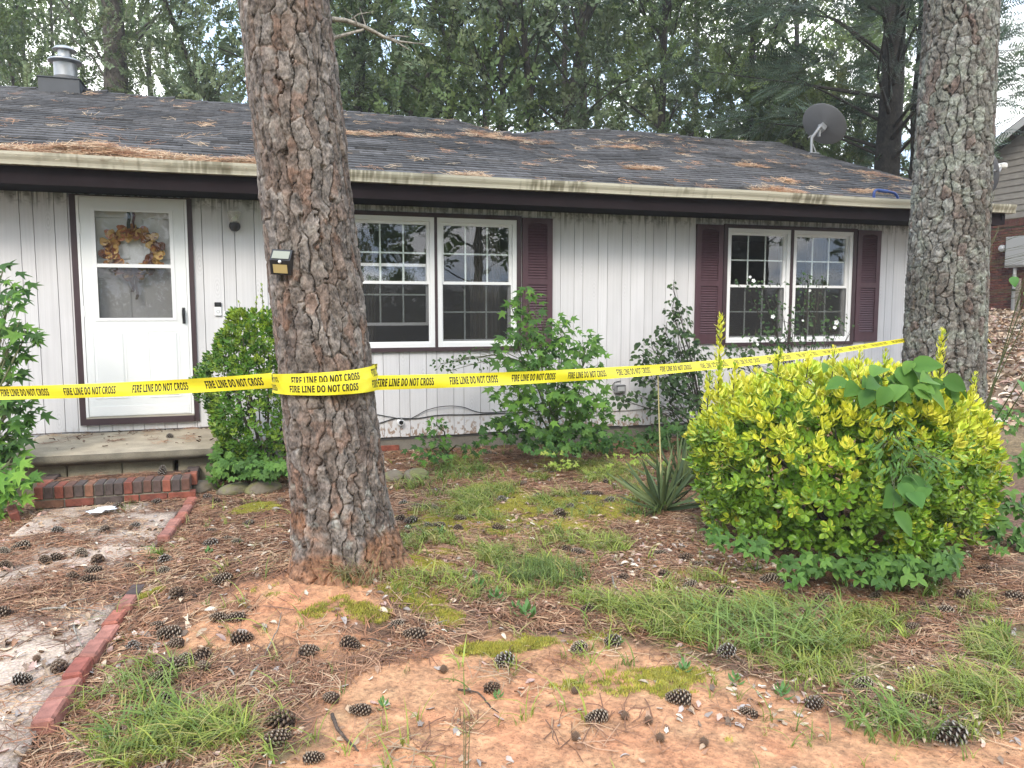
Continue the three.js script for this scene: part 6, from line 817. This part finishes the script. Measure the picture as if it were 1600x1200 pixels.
// ---------- the neighbouring house ----------
{
  const t = thing('brick_house', 'neighbouring house of red brick with beige siding at the right edge', 'house', [18.9, 1.35, -4.6]), r = rng(231), z0 = -6, z1 = 7.2, rid = .6, yb = 2.5;
  const eY = 3.3, top = (z) => eY + (z1 - rid - Math.abs(z - rid)) * .5;
  const w = put('brick_wall', boxG(.03, 10, -1, yb, z0, z1), M.mortar, t);
  const pal = [[.16, .055, .045], [.19, .065, .05], [.13, .05, .045], [.21, .075, .055]].map((c) => std(c, { map: rep(TX.brick, 3), roughness: .92 })), bg = block(.06, .062, .195, .005), rg = block(.06, .2, .065, .005), field = pal.map(() => new Geo()); let left = 290;
  for (let k = 0; k < 33; k++) for (let q = 0; q < 64; q++) { const z = z0 + .1 + q * .205 + (k % 2 ? .1 : 0), y = -.12 + k * .0725; if (z > z1 - .1 || y > 2.28) continue; const vis = z > -4.25 && z < -2.65 && y > -.1; const m = Math.floor(r() * 4); if (vis && left > 0) { left--; const b = put('brick', bg, pal[m], w); b.position.set(rr(-.002, .004, r), y, z); } else field[m].add(bg, new THREE.Matrix4().makeTranslation(0, y, z)); }
  for (let q = 0; q < 180; q++) { const z = z0 + .04 + q * .073; if (z > z1) break; field[Math.floor(r() * 4)].add(rg, new THREE.Matrix4().makeTranslation(-.008, 2.38, z)); }
  field.forEach((g, k) => put('brick_field', g.build(), pal[k], w, { kind: 'stuff' }));
  const sm = std([.34, .315, .28], { roughness: .7, map: TX.wear }); const gb = put('gable', new Geo().hull([[.05, yb, z0], [.05, yb, z1], [.05, top(z1), z1], [.05, top(rid), rid], [.05, top(z0), z0], [10, yb, z0], [10, yb, z1], [10, top(z1), z1], [10, top(rid), rid], [10, top(z0), z0]], [[0, 1, 2, 3, 4], [5, 9, 8, 7, 6], [0, 4, 9, 5], [1, 6, 7, 2]]).build(), sm, t);
  for (let y = yb; y < top(rid) - .05; y += .17) { const span = (yy) => [Math.max(z0, rid - (top(rid) - yy) / .5), Math.min(z1, rid + (top(rid) - yy) / .5)], [a, b] = span(y + .16); if (b - a < .2) break; put('board', new Geo().hull([[.05, y, a], [.05, y, b], [.05, y + .17, b], [.05, y + .17, a], [.025, y, a], [.025, y, b], [.045, y + .17, b], [.045, y + .17, a]], [[4, 7, 6, 5], [0, 4, 5, 1], [3, 2, 6, 7]]).build(), sm, gb); }
  const rf = new Geo(); for (const s of [-1, 1]) { const ze = s < 0 ? z0 - .4 : z1 + .4, ye = top(rid) - Math.abs(ze - rid) * .5; rf.hull([[-.35, ye, ze], [10.3, ye, ze], [10.3, top(rid), rid], [-.35, top(rid), rid], [-.35, ye + .14, ze], [10.3, ye + .14, ze], [10.3, top(rid) + .14, rid], [-.35, top(rid) + .14, rid]], [[0, 1, 2, 3], [4, 7, 6, 5], [0, 3, 7, 4], [1, 5, 6, 2], [0, 4, 5, 1]]); }
  put('roof', rf.build(), M.shingle[1], t); const rb = new Geo(); for (const s of [-1, 1]) { const ze = s < 0 ? z0 - .4 : z1 + .4, ye = top(rid) - Math.abs(ze - rid) * .5; rb.hull([[-.37, ye - .1, ze], [-.352, ye - .1, ze], [-.352, ye + .1, ze], [-.37, ye + .1, ze], [-.37, top(rid) - .1, rid], [-.352, top(rid) - .1, rid], [-.352, top(rid) + .1, rid], [-.37, top(rid) + .1, rid]], [[0, 4, 7, 3], [0, 1, 5, 4], [3, 7, 6, 2], [1, 2, 6, 5]]); } put('rake_board', rb.build(), std([.5, .5, .49]), t);
  const u = thing('utility_box', 'pale grey utility box with a round meter on the brick wall', 'utility box', [18.8, 2.95, -7.66]); const gm = std([.42, .43, .43], { roughness: .5 });
  put('cabinet', block(.16, .8, .62, .015), gm, u); put('cabinet_door', block(.02, .7, .54, .006), gm, u).position.x = -.09; const mt = put('meter', new THREE.CylinderGeometry(.09, .09, .12, 20).rotateZ(Math.PI / 2), gm, u); mt.position.set(-.02, .12, -.42); put('meter_glass', new THREE.SphereGeometry(.075, 16, 12).scale(.7, 1, 1).translate(-.07, 0, 0), phy([.8, .82, .84], { transmission: .6, thickness: 0, roughness: .1 }), mt);
  put('conduit', new Geo().tube([V(0, -.4, -.05), V(0, -1.6, -.05)], .045, 12).build(), gm, u); put('conduit_joint', new Geo().tube([V(0, -.95, -.05), V(0, -1.02, -.05)], .055, 12).build(), M.dark, u);
  tag(put('wood_post', boxG(18.55, 18.62, .9, 2.25, -7.45, -7.36), M.twigPale, scene), 'thin wooden post in front of the brick wall under the utility box', 'post');
}
// ---------- trees behind and around ----------
const sprayG = (n, L, w, len, seed, droop = .2) => { const g = new Geo(), r = rng(seed); g.tube([V(0, 0, 0), V(0, len * .5, .01), V(0, len, -droop * len)], [.006, .004, .002], 3, [.5, .4, .35], false); for (let k = 0; k < n; k++) { const s = (k + 1) / n, p = V(0, len * s, -droop * len * s * s), side = k % 2 ? 1 : -1, d = V(side * rr(.5, 1, r), rr(.2, .9, r), rr(-.7, .3, r)).normalize(), up = V(rr(-.4, .4, r), rr(-.3, .3, r), 1), x = up.cross(d).normalize(), l = L * rr(.7, 1.15, r), ww = l * w, m = p.clone().addScaledVector(d, l * .45), e = p.clone().addScaledVector(d, l), z = d.clone().cross(x); const c = .85 + .3 * r(), C = [c, c, c]; const a = g.v(p.x, p.y, p.z, C), b = g.v(m.x + x.x * ww, m.y + x.y * ww, m.z + x.z * ww, C), f = g.v(m.x - x.x * ww, m.y - x.y * ww, m.z - x.z * ww, C), q = g.v(e.x, e.y, e.z, C); m.addScaledVector(z, .12 * l); g.tri(a, b, q); g.tri(a, q, f); } return g.build(); };
const SP = { broad: sprayG(13, .12, .3, .42, 1), fine: sprayG(20, .085, .26, .4, 2), feather: (() => { const g = new Geo(), r = rng(3); g.tube([V(0, 0, 0), V(0, .3, 0), V(0, .55, -.16)], [.005, .004, .001], 3, [.5, .4, .35], false); for (let k = 0; k < 24; k++) { const s = (k + 2) / 26, p = V(0, .55 * s, -.16 * s * s), sd = k % 2 ? 1 : -1, L = .15 * (1 - .6 * s), d = V(sd * .8, .6, rr(-.35, .05, r)).normalize(), e = p.clone().addScaledVector(d, L), m = p.clone().addScaledVector(d, L * .5), c = .85 + .3 * r(), C = [c, c, c], w = .014; const a = g.v(p.x, p.y, p.z, C), b = g.v(m.x, m.y + w, m.z, C), f = g.v(m.x, m.y - w, m.z, C), q = g.v(e.x, e.y, e.z, C); g.tri(a, b, q); g.tri(a, q, f); } return g.build(); })(), big: sprayG(12, .24, .32, .8, 5) };
const FM = leafM([1.18, 1.18, 1.15], { roughness: .6, transmission: .42 });
function tree(name, label, o, group) {
  const r = rng(o.seed), t = thing(name, label, 'tree', [o.x, gh(o.x, o.z) - .1, o.z], group), g = new Geo(), mats = [], cols = [];
  const stems = o.stems || [[[0, 0, 0], [0, o.h * .5, 0], [0, o.h, 0]]], path = [];
  stems.forEach((s, k) => { const c = new THREE.CatmullRomCurve3(s.map((p) => V(...p))), P = c.getPoints(14); P.forEach((p, i) => { if (i) p.add(V(rr(-.05, .05, r), 0, rr(-.05, .05, r))); }); const rad = o.r * (k ? .8 : 1); g.tube(P, (q) => rad * (1 - .75 * q) + (q === 0 ? rad * .3 : 0), 9); path.push(P); });
  const lim = new Geo(), clumps = [];
  for (let k = 0; k < o.n; k++) { const P = path[k % path.length], y0 = lerp(o.y0, o.y1, Math.pow((k + .5) / o.n, o.low || 1)), H = P[P.length - 1].y, f = clamp(y0 / H * .8, 0, .98) * (P.length - 1), i = Math.floor(f), b = P[i].clone().lerp(P[Math.min(i + 1, P.length - 1)], f - i), A = o.dir !== undefined ? o.dir + rr(-1.2, 1.2, r) : r() * 6.283, R = o.R * Math.sqrt(rr(.08, 1, r)) * (1 - .35 * clamp((y0 - o.y0) / (o.y1 - o.y0)) ** 2), c = V(b.x + Math.cos(A) * R, y0 + (o.droop ? -.12 * R * R * .3 : .2), b.z + Math.sin(A) * R); clumps.push([c, b, A]); const m = b.clone().lerp(c, .5).add(V(rr(-.15, .15, r), rr(.0, .35, r), rr(-.15, .15, r))); if (k % 2 === 0 || o.bare) lim.tube([b, m, c], [.022 + .018 * R * .5, .022, .008].map((q) => q * (o.lt || 1)), 5, null, false); }
  clumps.forEach(([c, b, A], k) => { const cs = o.cs * rr(.7, 1.3, r), tone = o.pal[k % o.pal.length], m = Math.round(o.per * .6 * rr(.5, 1.3, r)); for (let q = 0; q < m; q++) { const d = V(rr(-1, 1, r), rr(-1, 1, r), rr(-1, 1, r)); if (d.lengthSq() > 1) { q--; continue; } const p = c.clone().add(d.clone().multiply(V(cs, cs * (o.flat || .7), cs))); const out = o.droop ? V(Math.cos(A) + d.x, -.15 + d.y * .4, Math.sin(A) + d.z) : V(d.x, d.y + .5, d.z); mats.push(mtx(p, out.add(V(.001, .001, 0)), r() * 6.28, rr(.75, 1.3, r) * (o.ss || 1))); cols.push(tint(tone, .3, r)); } });
  put('trunk', g.build(), o.wood || M.woodDark, t); if (lim.n) put('limb', lim.build(), o.wood || M.woodDark, t);
  const step = 60000; inst('crown', SP[o.sp || 'broad'], FM, mats, cols, t);
  return t;
}
const at = (px, d) => { const p = atDepth(px, 483, d); return { x: p.x, z: p.z }; };
const G1 = [[.095, .13, .06], [.12, .16, .075], [.075, .105, .05], [.145, .185, .09]], G2 = [[.1, .15, .05], [.125, .18, .06], [.08, .12, .042], [.15, .21, .07]], G3 = [[.07, .115, .068], [.09, .14, .08], [.055, .09, .055]];
tree('broadleaf_tree', 'light green tree behind the flue at the left edge', { ...at(-40, 21), h: 13, r: .16, n: 44, y0: 3, y1: 13, R: 3.2, cs: .9, per: 62, pal: G2, seed: 301 });
tree('oak_tree', 'thick trunked tree with ivy green leaves behind the roof right of the flue', { ...at(196, 19.5), h: 15, r: .42, n: 46, y0: 3.8, y1: 13, R: 2.6, cs: .8, per: 66, pal: G1, seed: 302, sp: 'fine', wood: M.woodGrey, low: 1.1 });
tree('leaning_tree', 'thin leaning tree against bright sky left of the near pine', { ...at(392, 20), h: 11, r: .13, stems: [[[.6, 0, 0], [-.2, 5.2, 0], [-1.2, 7.4, 0], [-2.4, 11, 0]], [[.3, 0, .3], [.1, 5.4, .3], [.5, 9, 0], [.4, 12, 0]]], n: 16, y0: 4.4, y1: 12, R: 1.8, cs: .6, per: 44, pal: G1, seed: 303, bare: true, lt: .7 });
tree('young_tree', 'slim young tree with pale crown left of the oak behind the roof', { ...at(95, 24), h: 12, r: .11, stems: [[[0, 0, 0], [-.4, 5, 0], [-.9, 8, 0], [-1.3, 12, 0]], [[.2, 0, 0], [.5, 5, 0], [.2, 9, 0], [.1, 12, 0]]], n: 12, y0: 6, y1: 13, R: 2.2, cs: .7, per: 40, pal: G2, seed: 304, bare: true, wood: M.woodGrey, lt: .6 });
tree('oak_tree', 'dark crooked multi stemmed oak right of the near pine behind the roof', { ...at(582, 18.5), h: 11, r: .2, stems: [[[.2, 0, 0], [.15, 4.4, 0], [-.25, 6.2, 0], [-.1, 8, 0], [.4, 12, 0]], [[-.3, 0, .2], [-1.1, 4.6, .2], [-1.6, 7, 0], [-2, 11, 0]]], n: 44, y0: 4.6, y1: 12, R: 3, cs: .85, per: 60, pal: G1, seed: 305, sp: 'fine' });
tree('broadleaf_tree', 'slender dark stemmed tree between the crooked oak and the leaning stems', { ...at(705, 19), h: 11, r: .12, stems: [[[0, 0, 0], [.05, 4.6, 0], [.0, 6.4, 0], [.2, 11, 0]], [[-.6, 0, 0], [-1, 4.4, 0], [-1.05, 5.6, 0], [-.2, 7.6, 0], [.8, 9, 0]]], n: 46, y0: 4, y1: 12, R: 2.8, cs: .85, per: 64, pal: G2, seed: 306, bare: true, lt: .7 });
tree('multi_stem_tree', 'cluster of stems leaning right above the roof dip', { ...at(835, 17.5), h: 11, r: .17, stems: [[[.1, 0, 0], [.15, 4, 0], [.75, 5.6, 0], [1.1, 7.6, 0], [1.9, 11, 0]], [[-.3, 0, .2], [-.35, 4.2, .2], [-.1, 6, 0], [-.5, 8.5, 0], [-.8, 11, 0]], [[-.9, 0, 0], [-.9, 4.4, 0], [-.75, 6.4, 0], [-.9, 11, 0]]], n: 40, y0: 5, y1: 12, R: 2.6, cs: .8, per: 52, pal: G1, seed: 307, bare: true, lt: .8 });
tree('pine_tree', 'straight tall trunk in the middle of the background trees', { ...at(905, 23), h: 16, r: .26, n: 22, y0: 8.5, y1: 15, R: 2.6, cs: .7, per: 46, pal: G3, seed: 308, wood: M.woodGrey, bare: true, lt: .7 });
tree('pine_tree', 'thinner straight trunk just left of the tall middle trunk', { ...at(882, 24.5), h: 15, r: .15, n: 16, y0: 8, y1: 14, R: 2.2, cs: .7, per: 42, pal: G3, seed: 309, wood: M.woodGrey, lt: .6 });
tree('broadleaf_tree', 'dense fresh green tree right of the tall middle trunk', { ...at(1030, 20), h: 12, r: .15, n: 58, y0: 3.2, y1: 12, R: 3.4, cs: .95, per: 70, pal: G2, seed: 310, sp: 'fine' });
tree('broadleaf_tree', 'dark green tree behind the roof left of the big conifer', { ...at(1165, 21), h: 12, r: .14, n: 44, y0: 3.6, y1: 13, R: 2.8, cs: .9, per: 60, pal: G1, seed: 311 });
tree('conifer', 'big dark trunked conifer with feathery drooping branches behind the right roof end', { ...at(1377, 16), h: 15, r: .3, n: 64, y0: 4.6, y1: 12, R: 4.2, cs: .62, flat: .35, per: 52, pal: [[.08, .12, .08], [.1, .145, .095], [.13, .18, .12], [.06, .095, .06]], seed: 312, sp: 'feather', droop: true, dir: Math.PI * .88, low: 1.1 });
tree('conifer', 'dark shaded conifer trunk close behind the grey pine trunk', { ...at(1425, 17), h: 14, r: .26, n: 34, y0: 3.6, y1: 12, R: 1.3, cs: .55, flat: .4, per: 50, pal: G3, seed: 313, sp: 'feather', droop: true });
tree('airy_pine', 'airy blue green pine branches against the sky at the right edge', { ...at(1640, 26), h: 15, r: .2, n: 22, y0: 6.5, y1: 14, R: 4, cs: .7, flat: .4, per: 22, pal: [[.08, .12, .09], [.1, .14, .1]], seed: 314, sp: 'feather', bare: true, lt: .6 });
tree('understory_tree', 'low leafy understory behind the right end of the roof', { ...at(1235, 19), h: 6.5, r: .07, n: 24, y0: 3.4, y1: 6.2, R: 1.7, cs: .6, per: 46, pal: [[.11, .15, .05], [.08, .12, .04], [.14, .17, .07]], seed: 315, bare: true, lt: .6 });
tree('understory_tree', 'low leafy understory behind the ridge right of the near pine', { ...at(640, 22), h: 7, r: .08, n: 34, y0: 3.4, y1: 7.5, R: 3, cs: .8, per: 52, pal: G2, seed: 316, sp: 'fine' });
tree('understory_tree', 'low dark foliage behind the ridge left of the near pine', { ...at(345, 24), h: 6.5, r: .08, n: 26, y0: 3.4, y1: 6, R: 3, cs: .8, per: 52, pal: G3, seed: 317 });
[[-120, 34], [60, 36], [250, 33], [470, 31], [620, 34], [760, 31], [930, 35], [1080, 32], [1230, 34], [1330, 40]].forEach(([px, d], k) => tree('woodland_tree', `woodland tree far behind the house, ${k ? ORD[k] + ' from the left' : 'leftmost'} of the back row`, { ...at(px, d), h: 17, r: .2, n: 32, y0: 4.5, y1: 18, R: 4.2, cs: 1.3, per: 40, pal: k % 2 ? G1 : G2, seed: 400 + k, sp: 'big', lt: .8 }, 'woodland trees far behind the house'));
// across the street, behind the camera: what the window panes mirror
[[-24, 30], [-16, 27], [-9, 31], [-3, 26], [3, 29], [9, 25], [14, 30], [19, 27], [24.4, 27], [34, 29], [42, 27], [50, 32]].forEach(([x, z], k) => tree('street_tree', `leafy tree across the street, mirrored in the panes, ${k ? ORD[k] + ' from the left' : 'leftmost'} of its row`, { x, z, h: 12, r: .25, n: 34, y0: 2.6, y1: 12.5, R: 3.6, cs: 1.3, per: 30, pal: G2, seed: 500 + k, sp: 'big' }, 'trees across the street'));
{ const r = rng(241), mats = [], cols = []; for (let k = 0; k < 2600; k++) { const x = rr(-20, 46, r), y = rr(.1, 1.9, r); mats.push(mtx(V(x, y, 22 + rr(-.7, .7, r)), V(rr(-1, 1, r), rr(0, 1, r), rr(-1, 1, r)), r() * 6, 1)); cols.push(tint([.07, .13, .03], .3, r)); } const h = thing('hedge', 'long clipped hedge across the street, mirrored in the window panes', 'hedge', [0, 0, 0]); inst('foliage', SP.big, FM, mats, cols, h); put('stem', new Geo().tube([V(-20, .1, 22), V(46, .1, 22)], .1, 6).build(), M.woodDark, h); }

scene.fog = new THREE.FogExp2(new THREE.Color(.85, .88, .9), .0014);
renderer.render(scene, camera);
